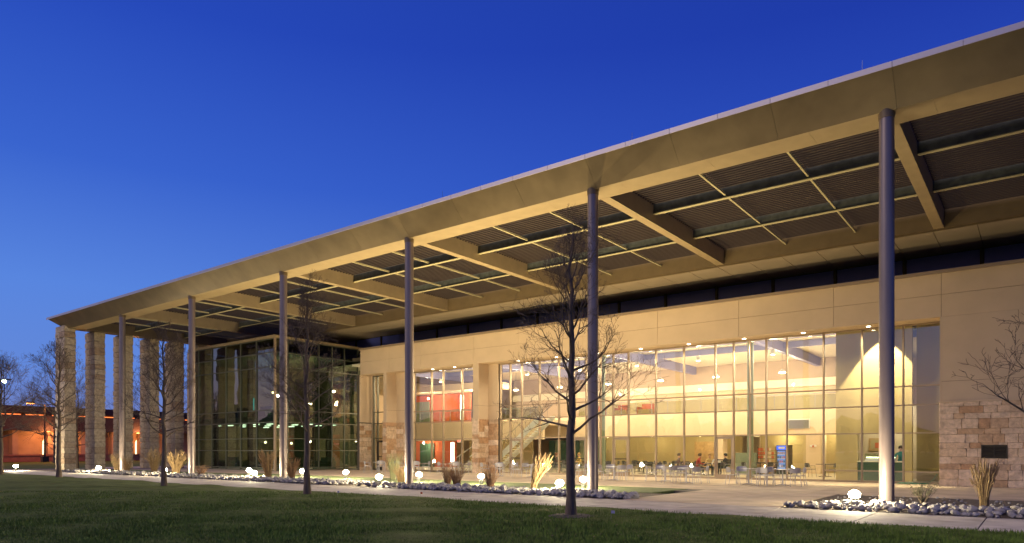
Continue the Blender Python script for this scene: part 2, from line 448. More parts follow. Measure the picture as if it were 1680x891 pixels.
# ================================================================== BUILDING
B = thing('building', 'two-storey hall with cream stucco, stone base and tall lit windows under the canopy', 'building', (-22, 35, 0))
ZH = 7.32; ZT = 9.2
# wall bodies (backing behind the stucco and stone faces)
wb = MB()
wb.box(-41.45, 12, 35.05, 36.55, ZH+.03, 9.2)            # header beam
wb.box(-3.37, 12, 35.05, 36.6, 0, ZH+.03)               # right wall
wb.box(-30.04, -29.62, 35.05, 36.55, 0, ZH+.03)         # pier between the windows
wb.box(-29.62, -28.78, 36.05, 36.55, 0, ZH+.03)
wb.box(-38.85, -38.58, 35.05, 36.55, 0, ZH+.03)
wb.box(-38.58, -37.0, 36.05, 36.55, 0, ZH+.03)
wb.box(-41.9, -41.60, 35.05, 36.55, 0, ZH+.03)
obj('wall_core', wb, M['joint'], B)
def spanel(x0, x1, y0, y1, z0, z1): pc('stucco_panel', 'stucco', B, x0, x1, y0, y1, z0, z1)
# header stucco, two rows of panels
xs = [-41.5, -38.2, -35.0, -30.0, -26.3, -21.5, -16.7, -12.2, -7.7, -3.37, 1.1, 5.6, 12]
g = .007
for a, b in zip(xs, xs[1:]):
    spanel(a+g, b-g, 35.0, 35.09, 8.29+g, ZT); spanel(a+g, b-g, 35.0, 35.09, ZH, 8.29-g)
pc('soffit_strip', 'stucco', B, -41.5, -3.4, 35.09, 36.3, ZH, ZH+.05)
for a, b in ((-3.4, 1.1), (1.1, 5.6), (5.6, 12)):
    spanel(a+g, b-g, 35.0, 35.09, 4.52+g, ZH-g); spanel(a+g, b-g, 35.0, 35.09, 3.68, 4.52-g)
spanel(-3.42, -3.36, 35.0, 36.3, 3.68, ZH)               # right jamb
for (a, b) in ((-38.88, -38.55), (-30.07, -29.59)):
    spanel(a, b, 35.0, 35.06, 4.52+g, ZH-g); spanel(a, b, 35.0, 35.06, 3.68, 4.52-g)
    spanel(b-.06, b, 35.063, 36.0, 4.52+g, ZH); spanel(b-.06, b, 35.063, 36.0, 3.68, 4.52-g)
    spanel(a, a+.06, 35.063, 36.3, 3.68, ZH)
    pc('stone_cap', 'stucco', B, a-.03, b+.03, 34.9, 36.05, 3.6, 3.68)
spanel(-41.6, -41.5, 35.0, 36.2, 3.68, ZH)
for (a, b) in ((-38.55, -36.95), (-29.59, -28.72)):
    spanel(a, b, 36.0, 36.06, 4.52+g, ZH); spanel(a, b, 36.0, 36.06, 3.68, 4.52-g)
    pc('stone_cap', 'stucco', B, a+.03, b, 35.9, 36.0, 3.6, 3.68)
pc('stone_cap', 'stucco', B, -3.45, 12, 34.9, 34.997, 3.6, 3.68)
pc('roof_coping', 'frame', B, -41.55, 12, 34.88, 35.4, ZT, ZT+.14)

CLAD = obj('stone_cladding', MB().box(-3.38, 12, 34.99, 35.04, 0, 3.6), M['mortar'], B)
def stone_face(x0, x1, y0, y1, z0, z1, axis, sgn, rng, hole=None, maxlen=1.15):
    """courses of ashlar on a vertical face. axis 'x': face runs along x at y0, outward -y; 'y': runs along y at x0, outward +x"""
    L_ = (x1-x0) if axis == 'x' else (y1-y0); z = z0
    while z < z1-.05:
        h = rng.choice((.24, .30, .36, .36, .42))
        if z+h > z1-.14: h = z1-z
        t = 0
        while t < L_-.01:
            w = min(rng.uniform(.35, maxlen), L_-t)
            if L_-t-w < .22: w = L_-t
            skip = False
            if hole:
                hx0, hx1, hz0, hz1 = hole
                if x0+t < hx1 and x0+t+w > hx0 and z < hz1 and z+h > hz0: skip = True
            dp = rng.uniform(.06, .085); gg = .003
            segs = [(t, w)]
            if skip:
                ax0, ax1 = max(hx0, x0+t), min(hx1, x0+t+w)
                for (c0_, c1_) in ((z, hz0), (hz1, z+h)):
                    if c1_-c0_ > .04 and ax1-ax0 > .05: link('stone', rng.choice(STONES), CLAD, (ax0+gg, y0-dp, c0_+gg), (ax1-ax0-2*gg, dp+.02, c1_-c0_-2*gg))
                segs = []
                if hx0-(x0+t) > .08: segs.append((t, hx0-(x0+t)))
                if (x0+t+w)-hx1 > .08: segs.append((hx1-x0, (x0+t+w)-hx1))
            for tt, ww in segs:
                me = rng.choice(STONES)
                if axis == 'x': link('stone', me, CLAD, (x0+tt+gg, y0-dp, z+gg), (ww-2*gg, dp+.02, h-2*gg))
                else: link('stone', me, CLAD, (x0-.02, y0+tt+gg, z+gg), (dp+.02, ww-2*gg, h-2*gg))
            t += w
        z += h
rs = random.Random(21)
stone_face(-3.44, 1.7, 35.0, 0, 0, 3.6, 'x', 1, rs, hole=(-1.935, -1.035, 1.205, 1.765))
obj('stone_backing_face', MB().box(1.7, 12, 34.93, 34.985, 0, 3.6), M['stone'], B)
for (a, b) in ((-38.88, -38.55), (-30.07, -29.59)):
    stone_face(a-.03, b+.04, 35.0, 0, 0, 3.6, 'x', 1, rs)
    stone_face(b+.0, 0, 35.02, 36.0, 0, 3.6, 'y', 1, rs)
stone_face(-41.6, 0, 35.02, 36.15, 0, 3.6, 'y', 1, rs)
stone_face(-38.5, -36.95, 36.0, 0, 0, 3.6, 'x', 1, rs)
stone_face(-29.5, -28.72, 36.0, 0, 0, 3.6, 'x', 1, rs)
# louvred vent in the stone wall
vent = obj('vent', MB().box(-1.93, -1.04, 34.9, 34.93, 1.21, 1.24).box(-1.93, -1.04, 34.9, 34.93, 1.73, 1.76).box(-1.93, -1.89, 34.9, 34.93, 1.24, 1.73).box(-1.08, -1.04, 34.9, 34.93, 1.24, 1.73).box(-1.50, -1.47, 34.9, 34.93, 1.24, 1.73).box(-1.92, -1.05, 34.96, 34.985, 1.22, 1.75), M['bronze'], B)
for xa, xb in ((-1.885, -1.505), (-1.465, -1.085)):
    for k in range(8):
        z = 1.255+k*.059; link('slat', unit('bronze'), vent, (xa, 34.915, z), (xb-xa, .04, .012), (R(-35), 0, 0))

# ---- curtain walls
def curtain(name, xs, zs, y, frm, gl, parent, axis='x', thick=.035, depth=.13, doors=(), lower=None):
    """mullions at xs and transoms at zs, one pane in every cell"""
    fr = obj(name, MB().box(*( (min(xs), max(xs), y-.03, y+.10) if axis == 'x' else (y-.10, y+.03, min(xs), max(xs)) ), -.02, .10), M[frm], parent)
    def bx(nm, mk, a0, a1, d0, d1, z0, z1):
        if axis == 'x': pc(nm, mk, fr, a0, a1, y+d0, y+d1, z0, z1)
        else: pc(nm, mk, fr, y-d1, y-d0, a0, a1, z0, z1)
    for x in xs: bx('mullion', frm, x-thick, x+thick, -.05, depth, .0, zs[-1]+.04)
    for i, (a, b) in enumerate(zip(xs, xs[1:])):
        zz = list(zs)
        if lower and a > lower[0]: zz = [zs[0], lower[1]] + list(zs[1:])
        for j, z in enumerate(zz):
            if i in doors and j == 0: continue
            bx('transom', frm, a+thick, b-thick, -.035, depth-.03, z-.03, z+.03)
        for z0, z1 in zip(zz, zz[1:]):
            if i in doors and z0 == zz[0]: continue
            bx('pane', gl, a+thick-.01, b-thick+.01, .02, .032, z0+.02, z1-.02)
    return fr
def door(x0, x1, y, parent, frm='frame', gl='glass'):
    d = obj('door', MB().box(x0+.04, x0+.13, y-.03, y+.05, .02, 2.28).box(x1-.13, x1-.04, y-.03, y+.05, .02, 2.28)
            .box(x0+.13, x1-.13, y-.03, y+.05, .02, .24).box(x0+.13, x1-.13, y-.03, y+.05, 2.14, 2.28), M[frm], parent)
    pc('pane', gl, d, x0+.12, x1-.12, y+.0, y+.012, .22, 2.16)
    obj('handle', MB().box(x0+.13, x1-.13, y-.075, y-.045, .99, 1.05).box(x0+.13, x0+.16, y-.06, y-.02, .98, 1.06).box(x1-.16, x1-.13, y-.06, y-.02, .98, 1.06), M['bronze'], d)
    return d
X3 = [-28.70, -27.86, -26.9, -25.49, -24.0, -22.95, -22.0, -21.0, -20.13, -19.12, -17.37, -15.68, -13.89, -12.89, -12.03, -11.19, -10.16, -8.42, -6.71, -4.98, -3.48]
Z3 = [.07, 2.33, 3.61, 4.48, 7.28]
curtain('great_window', X3, Z3, 36.2, 'frame', 'glass', B, doors=(1, 5, 8, 12), lower=(-8.6, .55))
for i in (1, 5, 8, 12): door(X3[i], X3[i+1], 36.22, B)
X2 = [-36.93, -35.07, -33.92, -32.12, -30.12]
curtain('middle_window', X2, [.07, .55, 2.33, 3.57, 4.38, 7.28], 36.2, 'frame', 'glass', B)
X1 = [-41.3, -40.9, -39.9, -38.9]
curtain('narrow_window', X1, [.07, 2.45, 3.6, 4.48, 7.28], 36.2, 'dframe', 'glass', B, doors=(1,))
door(-40.9, -39.9, 36.22, B, 'bronze')
# glass wing at the far end
XW = [-56.7, -55.2, -53.13, -51.03, -48.95, -46.8, -44.45]
ZW = [.2, 1.5, 2.4, 3.6, 4.5, 7.7, 8.75, 9.75]
curtain('wing_front_glazing', XW, ZW, 29.5, 'wframe', 'dglass', B, thick=.026)
YW = [29.55, 30.56, 32.06, 33.34, 34.61, 35.82, 37.2]
curtain('wing_side_glazing', YW, ZW, -44.4, 'wframe', 'dglass', B, axis='y', thick=.026)
obj('wing_coping', MB().box(-56.8, -44.32, 29.38, 29.7, 9.79, 9.98).box(-44.6, -44.32, 29.7, 38.9, 9.79, 9.98), M['beam'], B)
obj('corner_post', MB().box(-44.46, -44.32, 29.4, 29.54, 0, 9.79), M['frame'], B)
obj('wing_roof', MB().box(-56.7, -44.62, 29.72, 38.9, 9.76, 9.86), M['joint'], B)
obj('wing_end_wall', MB().box(-57.0, -56.74, 29.45, 60, 0, 9.75), M['stucco'], B)
# clerestory and low roof behind the parapet
cl = obj('clerestory', MB().box(-57, 12, 38.95, 39.1, 9.0, 11.0), M['bronze'], B)
x = 10.5
while x > -52:
    pc('pane', 'painted_sky_glass', cl, x-3.0, x, 38.9, 38.93, 9.15, 10.95); pc('post', 'bronze', cl, x+.02, x+.15, 38.8, 38.95, 9.1, 11.0); x -= 3.177
obj('low_roof', MB().box(-44.3, 12, 36.56, 38.95, 8.75, 8.98), M['joint'], B)

# ================================================================== CANOPY
CAN = thing('canopy', 'long metal roof canopy with champagne fascia, deep beams and louvred panels', 'roof canopy', (-26, 28, 11.0))
XE = -60.5; XR = 8.035
Y0, YF, YI = 20.8, 21.6, 22.65; ZB = 11.0; ZO = 11.8; ZTOP = 11.95
nseg = round((XR-XE)/1.5883); dx = (XR-XE)/nseg
prof = [(Y0+.002, ZO+.004), (YF, ZB), (YF+.02, ZB+.02), (YI, ZB+.02), (YI, ZTOP-.02), (Y0+.002, ZTOP-.02)]
bandme = MB().box(.003, 1.5883*2-.003, YF+.004, YI+.002, ZB, ZB+.018).mesh('uplit_soffit_band', M['beam'])  # lighter paint than the fascia puts the floodlit brightness into this underside
for k in range(21): link('uplit_soffit_band', bandme, CAN, (XE+1.06+k*1.5883*2, 0, 0))
fme = MB().prism(prof, 'x', .004, 3*dx-.004 if False else dx*1-.004).mesh('fascia_panel', M['fascia'])
big = {}
k = 0
while k < nseg:
    n = 2 if k % 2 == 0 and k+2 <= nseg else 1
    if n not in big: big[n] = MB().prism(prof, 'x', .004, dx*n-.004).mesh('fascia_panel', M['fascia'])
    link('fascia_panel', big[n], CAN, (XE+k*dx, 0, 0)); k += n
cme = MB().prism([(Y0-.02, ZO-.01), (Y0+.0, ZO-.01), (Y0, ZTOP-.02), (Y0+.3, ZTOP-.018), (Y0+.3, ZTOP), (Y0-.02, ZTOP)], 'x', .006, dx-.006).mesh('coping_strip', M['coping'])
for k in range(-1, nseg): link('coping_strip', cme, CAN, (XE+k*dx, 0, 0))
# mitred end and its return along the far end
e = 1.3
mb = MB(); mb.v = [(XE, Y0, ZO), (XE-e, Y0, ZO), (XE, YF, ZB), (XE, Y0, ZTOP), (XE-e, Y0, ZTOP), (XE, YF, ZTOP)]
for f in ((0, 1, 2), (3, 5, 4), (0, 3, 4, 1), (1, 4, 5, 2), (0, 2, 5, 3)): mb.face(f)
obj('fascia_corner', mb, M['fascia'], CAN)
mb = MB(); mb.prism([(XE-e, ZO), (XE, ZB), (XE+1.05, ZB), (XE+1.05, ZTOP), (XE-e, ZTOP)], 'y', YI+.004, 39.2)
mb2 = MB(); mb2.v = [(XE-e, Y0+.01, ZO), (XE, YF, ZB), (XE-e, YI, ZO), (XE, YI, ZB), (XE-e, Y0+.01, ZTOP-.02), (XE-e, YI, ZTOP-.02), (XE, YF, ZTOP-.02), (XE, YI, ZTOP-.02)]
for f in ((0, 1, 3, 2), (4, 5, 7, 6), (0, 2, 5, 4), (0, 4, 6, 1), (2, 3, 7, 5)): mb2.face(f)
obj('end_fascia_corner', mb2, M['fascia'], CAN)
obj('end_fascia', mb, M['fascia'], CAN)
obj('coping_end', MB().box(XE-e-.02, XE-e+.2, Y0, 39.2, ZO-.01, ZTOP), M['coping'], CAN)
# inner girder and solid soffit over the wall
obj('girder', MB().box(XE+1.06, XR, 34.4, 34.75, ZB-.01, 11.93), M['girder'], CAN)
for k in range(nseg):
    x0 = XE+1.06+k*dx
    if x0 < XR-.2: pc('soffit_panel', 'soffit', CAN, x0+.012, min(x0+dx, XR)-.012, 34.77, 39.2, ZB+.02, ZB+.08)
obj('roof_deck', MB().box(XE+1.06, XR, 34.76, 62, ZB+.12, 11.8), M['joint'], CAN)
# main beams, purlins, cross members, louvres
bme = MB().box(-.19, .19, YI+.003, 34.398, ZB-.004, 11.93).mesh('main_beam', M['beam'])
for xc in XC: link('main_beam', bme, CAN, (xc, 0, 0))
link('main_beam', bme, CAN, (XC[0]+9.53, 0, 0))
PY = [26.35, 30.5]; bays = [XC[0]+9.53]+XC+[XE+1.06]
for i in range(len(bays)-1):
    xb, xa = bays[i]-.192, bays[i+1]+(.192 if i < len(bays)-2 else 0)
    w = xb-xa; third = w/3
    if w < 1: continue
    for py in PY:
        p = obj('purlin', MB().box(xa+.002, xb-.002, py-.02, py+.02, 11.37, 11.92), M['purlin'], CAN)
        obj('flange', MB().box(xa+.004, xb-.004, py-.09, py+.09, 11.34, 11.368), M['flange'], p)
    ye = [YI, PY[0], PY[1], 34.4]
    for j in range(3):
        ya, yb = ye[j]+.03, ye[j+1]-.03
        for t in (1, 2):
            xm = xa+third*t
            pc('cross_member', 'flange', CAN, xm-.035, xm+.035, ya+.0, yb-.0, 11.44, 11.52)
        lm = MB(); n = int((yb-ya)/.205)
        for q in range(n):
            yy = ya+.15+q*(yb-ya-.3)/(n-1)
            lm.prism([(yy-.038, 11.72), (yy+.038, 11.72), (yy+.038, 11.731), (yy+.01, 11.74), (yy-.02, 11.90), (yy-.035, 11.90), (yy-.008, 11.74), (yy-.038, 11.731)], 'x', .0, third-.02)
        me = lm.mesh('louver_panel', M['louver'])
        for t in range(3):
            o = link('louver_panel', me, CAN, (xa+third*t+.01, 0, 0)); o['kind'] = 'stuff'
# lightning rods on the roof edge
for k, xx in enumerate((-3.9, -11.0, -19.8)):
    o = obj('lightning_rod', MB().box(xx-.04, xx+.04, 21.05, 21.13, ZTOP, ZTOP+.03).tube((xx, 21.09, ZTOP+.02), (xx, 21.09, ZTOP+.42), .008, .004, 6), M['lampmetal'])
    tag(o, ('thin lightning rod on the roof edge nearest the camera', 'thin lightning rod on the roof edge above the second column from the right', 'thin lightning rod on the roof edge left of the second column from the right')[k], 'lightning rod', 'lightning rods on the roof edge')

# ---- steel columns
nth = ['nearest steel column, tallest in view, before the right end of the big window',
       'second steel column from the right, just right of the foreground tree',
       'third steel column from the right, before the left edge of the middle window',
       'fourth steel column from the right, before the corner of the glass wing',
       'fifth steel column from the right, before the left end of the glass wing',
       'farthest and smallest steel column, before the stone pillars']
smesh = MB().lathe([(.195, .02), (.195, 10.84)], n=32).mesh('shaft', M['column'], True)
cmesh = MB().lathe([(.212, 10.84), (.212, 11.12)], n=32).mesh('collar', M['girder'], True)
bmesh_ = MB().box(-.3, .3, -.3, .3, -.02, .025).mesh('base_plate', M['column'])
for k, xc in enumerate(XC):
    t = thing('steel_column', nth[k], 'column', (xc, 21.75, 0), 0, 'steel columns carrying the canopy')
    link('shaft', smesh, t, (xc, 21.75, 0)); link('collar', cmesh, t, (xc, 21.75, 0)); link('base_plate', bmesh_, t, (xc, 21.75, 0))

# ---- stone pillars at the far end
plab = ['leftmost rough stone pillar, at the outer corner of the canopy', 'second rough stone pillar from the left', 'rough stone pillar behind the farthest steel column',
        'rough stone pillar behind the small bare tree, second from the glass wing', 'rough stone pillar closest to the glass wing', 'rough stone pillar hidden mostly by the glass wing']
rp = random.Random(5)
for k in range(6):
    y0 = 21.3+2.15*k; t = thing('stone_pillar', plab[k], 'pillar', (-60.9, y0+.41, 0), 0, 'rough stone pillars at the far end')
    z = 0; c = 0
    obj('core', MB().box(-61.7, -60.12, y0+.1, y0+.72, 0, 11.1), M['joint'], t)
    top = 11.25 if k == 0 else 11.02
    while z < top-.05:
        h = min(rp.uniform(.36, .58), top-z)
        if top-z-h < .2: h = top-z
        sp = -61.8 + rp.uniform(.6, 1.2)
        for (a, b) in ((-61.82, sp), (sp, -60.0)):
            j = [rp.uniform(-.014, .014) for _ in range(4)]
            link('stone_block', rp.choice(PSTONES), t, (a+j[0] if a < -61 and a == -61.82 else a+.005, y0+j[1], z+.004), ((b+(j[2] if b == -60.0 else -.005))-(a), .82+j[3], h-.008))
        z += h; c += 1

# ================================================================== INTERIOR
def ist(name, mk, *b):
    o = struct(name, MB().box(*b), M[mk]); return o
ist('interior_floor', 'floor', -56.7, 12, 36.3, 60, -.12, .005)
ist('wing_floor', 'floor', -56.7, -44.5, 29.6, 36.28, -.12, .004)
ist('interior_ceiling', 'ceil', -50, 12, 36.6, 60, 8.35, 8.5)
ist('back_wall', 'cream', -56.7, 12, 58.5, 58.8, 0, 8.35)
ist('end_wall_right', 'cream', 11.7, 12, 36.6, 58.5, 0, 8.35)
# mezzanine slab and its cream bulkhead
ist('mezzanine_floor', 'cream', -41.3, -8.9, 48.0, 58.48, 2.62, 4.25)
ist('lower_back_wall', 'khaki', -30.5, -17.9, 52.0, 52.2, 0.005, 2.6)
ist('lower_back_wall_right', 'khaki', -15.9, -8.95, 50.2, 50.4, 0.005, 2.6)
ist('lower_side_wall', 'cream', -15.98, -15.92, 50.2, 58.4, 0.005, 2.6)
ist('lower_pier', 'cream', -12.1, -11.2, 47.4, 48.9, 0.005, 2.6)
ist('lower_pier_left', 'cream', -18.5, -17.9, 48.1, 49.0, 0.005, 2.6)
ist('upper_wall', 'cream', -41.3, -9, 54.6, 54.8, 4.26, 6.3)
ist('upper_bulkhead', 'soffit', -41.3, -9, 54.2, 54.59, 6.9, 8.34)
ist('upper_bulkhead_trim', 'ceil', -41.3, -9, 54.1, 54.59, 6.3, 6.89)
ist('red_wall_upper', 'redp', -50, -40.6, 46.9, 47.05, 3.95, 6.7)
ist('red_wall_lower', 'redp', -50, -41.0, 45.3, 45.5, .005, 2.35)
ist('lobby_bulkhead', 'cream', -50, -30.2, 43.3, 43.6, 2.36, 3.9)
ist('lobby_floor_upper', 'cream', -50, -30.2, 43.61, 47.99, 3.5, 3.9)
ist('lobby_back_wall', 'khaki', -41.0, -34, 47.2, 47.4, .005, 3.48)
ist('lobby_end_wall', 'cream', -50.3, -50.05, 39, 58.4, 0, 8.3)
ist('lobby_bulkhead_upper', 'cream', -50, -36.2, 44.6, 46.88, 6.75, 7.3)
# servery block close to the window
sv = MB().box(-8.25, -7.25, 38.0, 38.25, 0, 8.3).box(-7.25, -5.2, 38.0, 38.25, 2.34, 8.3).box(-5.2, -4.85, 38.0, 38.25, 0, 8.3).box(-8.25, -8.05, 38.25, 47.9, 0, 8.3)
struct('servery_wall', sv, M['khaki'])
ist('servery_back_wall', 'cream', -8.04, -3.5, 42.5, 42.7, 0.005, 4.0)
ist('olive_wall', 'khaki', -4.84, 2, 39.4, 39.6, 0, 7.9)
# interior roof beams
for k, xx in enumerate(XC[:5]):
    o = ist('roof_beam', 'mauve', xx-.16, xx+.16, 38.6, 54.0, 7.72, 8.34)
for yy in (41.2, 44.8): ist('roof_purlin', 'mauve', -44, 12, yy-.06, yy+.06, 7.95, 8.33)
ilab = ['round interior column behind the door in the right half of the big window', 'round interior column seen right of the second steel column',
        'round interior column behind the middle window', 'round interior column deep behind the narrow window']
for k, xx in enumerate(XC[1:5]):
    t = thing('interior_column', ilab[k], 'column', (xx, 39.0, 0), 0, 'interior columns behind the glass')
    obj('shaft', MB().lathe([(.17, .0), (.17, 7.72)], (xx, 39.0), 24), M['mull'], t, True)
    obj('base_ring', MB().lathe([(.24, .006), (.24, .06)], (xx, 39.0), 24), M['lampmetal'], t, True)
# glass balustrade of the mezzanine
bal = thing('balustrade', 'green glass balustrade along the edge of the mezzanine', 'balustrade', (-20, 48, 4.25))
x = -29.9
while x < -9.6:
    pc('glass_panel', 'rail_glass', bal, x+.03, x+1.27, 48.04, 48.055, 4.3, 5.2)
    pc('post', 'lampmetal', bal, x-.02, x+.02, 48.03, 48.07, 4.25, 5.24); x += 1.3
obj('handrail', MB().box(-29.9, -9.3, 48.02, 48.08, 5.24, 5.29), M['lampmetal'], bal)
bal2 = thing('balustrade', 'green glass balustrade on the upper lobby floor behind the middle window', 'balustrade', (-37, 43.5, 3.9))
x = -45.8
while x < -30.6:
    pc('glass_panel', 'rail_glass', bal2, x+.03, x+1.17, 43.35, 43.365, 3.95, 4.75); pc('post', 'lampmetal', bal2, x-.02, x+.02, 43.34, 43.38, 3.9, 4.8); x += 1.2
obj('handrail', MB().box(-45.8, -30.3, 43.32, 43.4, 4.8, 4.86), M['mull'], bal2)
# shelving and seats up on the mezzanine
def simple(name, label, cat, parts, loc, group=None):
    t = thing(name, label, cat, loc, 0, group)
    for nm, mk, b in parts: obj(nm, MB().box(*b), M[mk], t)
    return t
for k, (xx, c) in enumerate(((-28.6, 'an orange lounge seat at the left end of the mezzanine'), (-26.4, 'an orange lounge seat in the middle of the mezzanine left half'), (-24.3, 'an orange lounge seat above the door behind the tree'))):
    simple('armchair', c[3:], 'armchair', [('seat', 'orange_f' if False else 'wood', (xx-.5, xx+.5, 48.5, 49.2, 4.26, 4.7)), ('backrest', 'redp', (xx-.5, xx+.5, 49.2, 49.35, 4.26, 5.15)),
        ('armrest', 'redp', (xx-.62, xx-.5, 48.5, 49.35, 4.26, 4.9))], (xx, 49, 4.26), 'orange lounge seats on the mezzanine')
# stair
st = thing('staircase', 'white steel staircase rising to the right behind the left end of the big window', 'staircase', (-30, 40.5, 0))
xa, xb, za, zb = -33.0, -28.0, 0.0, 3.9
n = 22
for k in range(n):
    xx = xa+(xb-xa)*k/n; zz = (k+1)*zb/n; pc('tread', 'ceil', st, xx, xx+.27, 40.0, 41.4, zz-.05, zz)
sl = zb/(xb-xa)
for yy in (39.95, 41.42):
    obj('stringer', MB().prism([(xa-.1, -.0), (xa+.3, 0), (xb+.2, zb-.1), (xb+.2, zb+.1), (xb-.2, zb+.1), (xa-.1, .2)], 'y', yy-.03, yy+.03), M['white'], st)
    obj('handrail', MB().tube((xa, yy, 1.0), (xb, yy, zb+1.0), .025, n=8), M['lampmetal'], st, True)
    for k in range(0, n, 4):
        xx = xa+(xb-xa)*k/n; obj('baluster', MB().tube((xx, yy, k*zb/n), (xx, yy, k*zb/n+1.0), .014, n=6), M['lampmetal'], st)
st2 = thing('staircase', 'short pale staircase behind the middle window', 'staircase', (-36, 41, 0))
for k in range(10):
    pc('tread', 'ceil', st2, -36.6+k*.3, -36.3+k*.3, 41.0, 42.4, 0.006, .17*(k+1))
for yy in (40.95, 42.45): obj('handrail', MB().tube((-36.9, yy, .95), (-33.5, yy, 2.75), .03, n=8), M['white'], st2, True)
obj('baluster', MB().tube((-36.6, 40.95, .01), (-36.6, 40.95, 1.1), .015, n=6).tube((-34.0, 40.95, 1.5), (-34.0, 40.95, 2.5), .015, n=6), M['white'], st2)

# vertical light strips, doors and exit signs in the lobby
def add_light(name, kind, loc, power, color, size=.1, cone=None, blend=.6, rot=None, parent=None):
    ld = bpy.data.lights.new(name, kind); ld.energy = power; ld.color = color
    if kind in ('POINT', 'SPOT'): ld.shadow_soft_size = size
    if kind == 'SPOT': ld.spot_size = R(cone); ld.spot_blend = blend
    o = bpy.data.objects.new(name, ld); COL.objects.link(o)
    if parent: o.parent = parent; o.location = Vector(loc)-wloc(parent)
    else: o.location = loc
    if rot: o.rotation_euler = rot
    return o
for k, (xx, yy, z0, z1, lb) in enumerate(((-41.5, 46.8, 4.3, 6.5, 'tall white light strip on the upper red wall'), (-39.9, 46.8, 4.3, 6.5, 'white light strip at the right end of the upper red wall'), (-41.2, 45.2, .5, 2.2, 'tall white light strip on the lower red wall'))):
    t = thing('wall_light', lb, 'wall light', (xx, yy, z0), 0, 'light strips on the red walls')
    obj('diffuser', MB().box(xx-.16, xx+.16, yy-.08, yy-.02, z0, z1), M['tube'], t); obj('housing', MB().box(xx-.2, xx+.2, yy-.02, yy+.03, z0-.04, z1+.04), M['white'], t)
t = thing('double_door', 'dark green double door in the lower red wall', 'door', (-44.4, 45.2, 0))
for xx in (-45.25, -44.35): obj('leaf', MB().box(xx, xx+.86, 45.2, 45.27, .01, 2.15), M['dkgreen'], t)
t = thing('double_door', 'dark doorway in the upper red wall at the left', 'door', (-46.5, 46.8, 3.9))
for xx in (-47.4, -46.5): obj('leaf', MB().box(xx, xx+.85, 46.8, 46.87, 3.91, 6.1), M['mull'], t)
def exit_sign(x, y, z, label):
    t = thing('exit_sign', label, 'sign', (x, y, z), 0, 'red exit signs')
    obj('housing', MB().box(x-.19, x+.19, y, y+.05, z-.1, z+.12), M['white'], t)
    cu = bpy.data.curves.new('lettering', 'FONT'); cu.body = 'EXIT'; cu.size = .2; cu.extrude = .004; cu.align_x = 'CENTER'; cu.align_y = 'CENTER'
    cu.materials.append(M['exitred']); tmp = bpy.data.objects.new('tmp', cu); COL.objects.link(tmp)
    me = bpy.data.meshes.new_from_object(tmp.evaluated_get(bpy.context.evaluated_depsgraph_get())); bpy.data.objects.remove(tmp)
    o = bpy.data.objects.new('lettering', me); COL.objects.link(o); o.parent = t
    o.location = Vector((x, y-.008, z+.01))-wloc(t); o.rotation_euler = (R(90), 0, 0)
exit_sign(-38.5, 43.0, 2.27, 'red exit sign over the lower lobby behind the middle window')
exit_sign(-28.2, 47.9, 2.25, 'red exit sign over the dark doors left of the foreground tree')
# dark doors / recess left part of the lower back wall
for k, xx in enumerate((-36.0+0, )): pass
t = thing('folding_partition', 'dark green panelled partition behind the foreground tree', 'partition', (-30, 49, 0))
for k in range(9): pc('panel', 'mull' if k % 2 else 'dkgreen', t, -33.5+k*.62, -32.93+k*.62, 49.0+(k % 2)*.04, 49.08+(k % 2)*.04, .01, 2.35)
t = thing('double_door', 'brown double door in the yellow back wall', 'door', (-20.8, 51.9, 0))
for k in range(2): obj('leaf', MB().box(-21.6+k*.8, -20.83+k*.8, 51.92, 51.98, .01, 2.2), M['wood'], t)
# wall grille
gr = thing('air_grille', 'grey air grille on the cream bulkhead above the vending machine', 'air grille', (-12.7, 47.95, 3.2))
obj('frame', MB().box(-13.4, -12.0, 47.95, 47.995, 2.98, 3.6), M['white'], gr)
for k in range(9): pc('slat', 'lampmetal', gr, -13.34, -12.06, 47.9, 47.945, 3.02+k*.062, 3.05+k*.062)

# vending machine
vm = thing('vending_machine', 'blue and black vending machine with a lit header against the back wall', 'vending machine', (-12.9, 45.3, 0))
obj('cabinet', MB().box(-13.28, -12.5, 45.0, 45.8, .01, 1.85), M['black'], vm)
obj('header', MB().box(-13.25, -12.62, 44.96, 44.997, 1.55, 1.82), M['blue'], vm)
obj('header_lettering', MB().box(-13.12, -12.75, 44.95, 44.958, 1.62, 1.75), M['white'], vm)
obj('door_glass', MB().box(-13.2, -12.72, 44.97, 44.998, .35, 1.5), M['vlit'], vm)
rv = random.Random(8)
for k in range(4):
    s_ = obj('shelf', MB().box(-13.2, -12.72, 44.945, 44.967, .45+k*.27, .47+k*.27), M['white'], vm)
    for q in range(4): pc('bottle', rv.choice(('redp', 'dkgreen', 'white', 'wood')), s_, -13.18+q*.12, -13.11+q*.12, 44.945, 44.966, .475+k*.27, .62+k*.27)
sr = thing('snack_rack', 'snack rack of orange and red packets left of the vending machine', 'rack', (-13.9, 45.4, 0))
for k in range(4):
    z = .75+k*.25; sh = obj('shelf', MB().box(-14.5, -13.45, 45.1, 45.5, z-.02, z), M['bronze'], sr)
    for q in range(6): pc('packet', rv.choice(('redp', 'wood', 'redp', 'cream')), sh, -14.46+q*.17, -14.33+q*.17, 45.12, 45.2, z+.003, z+.18)
obj('counter', MB().box(-15.1, -13.4, 44.9, 45.6, .01, .72), M['wood'], sr)
for xx in (-14.55, -13.45): obj('post', MB().box(xx, xx+.03, 45.3, 45.34, .72, 1.75), M['bronze'], sr)
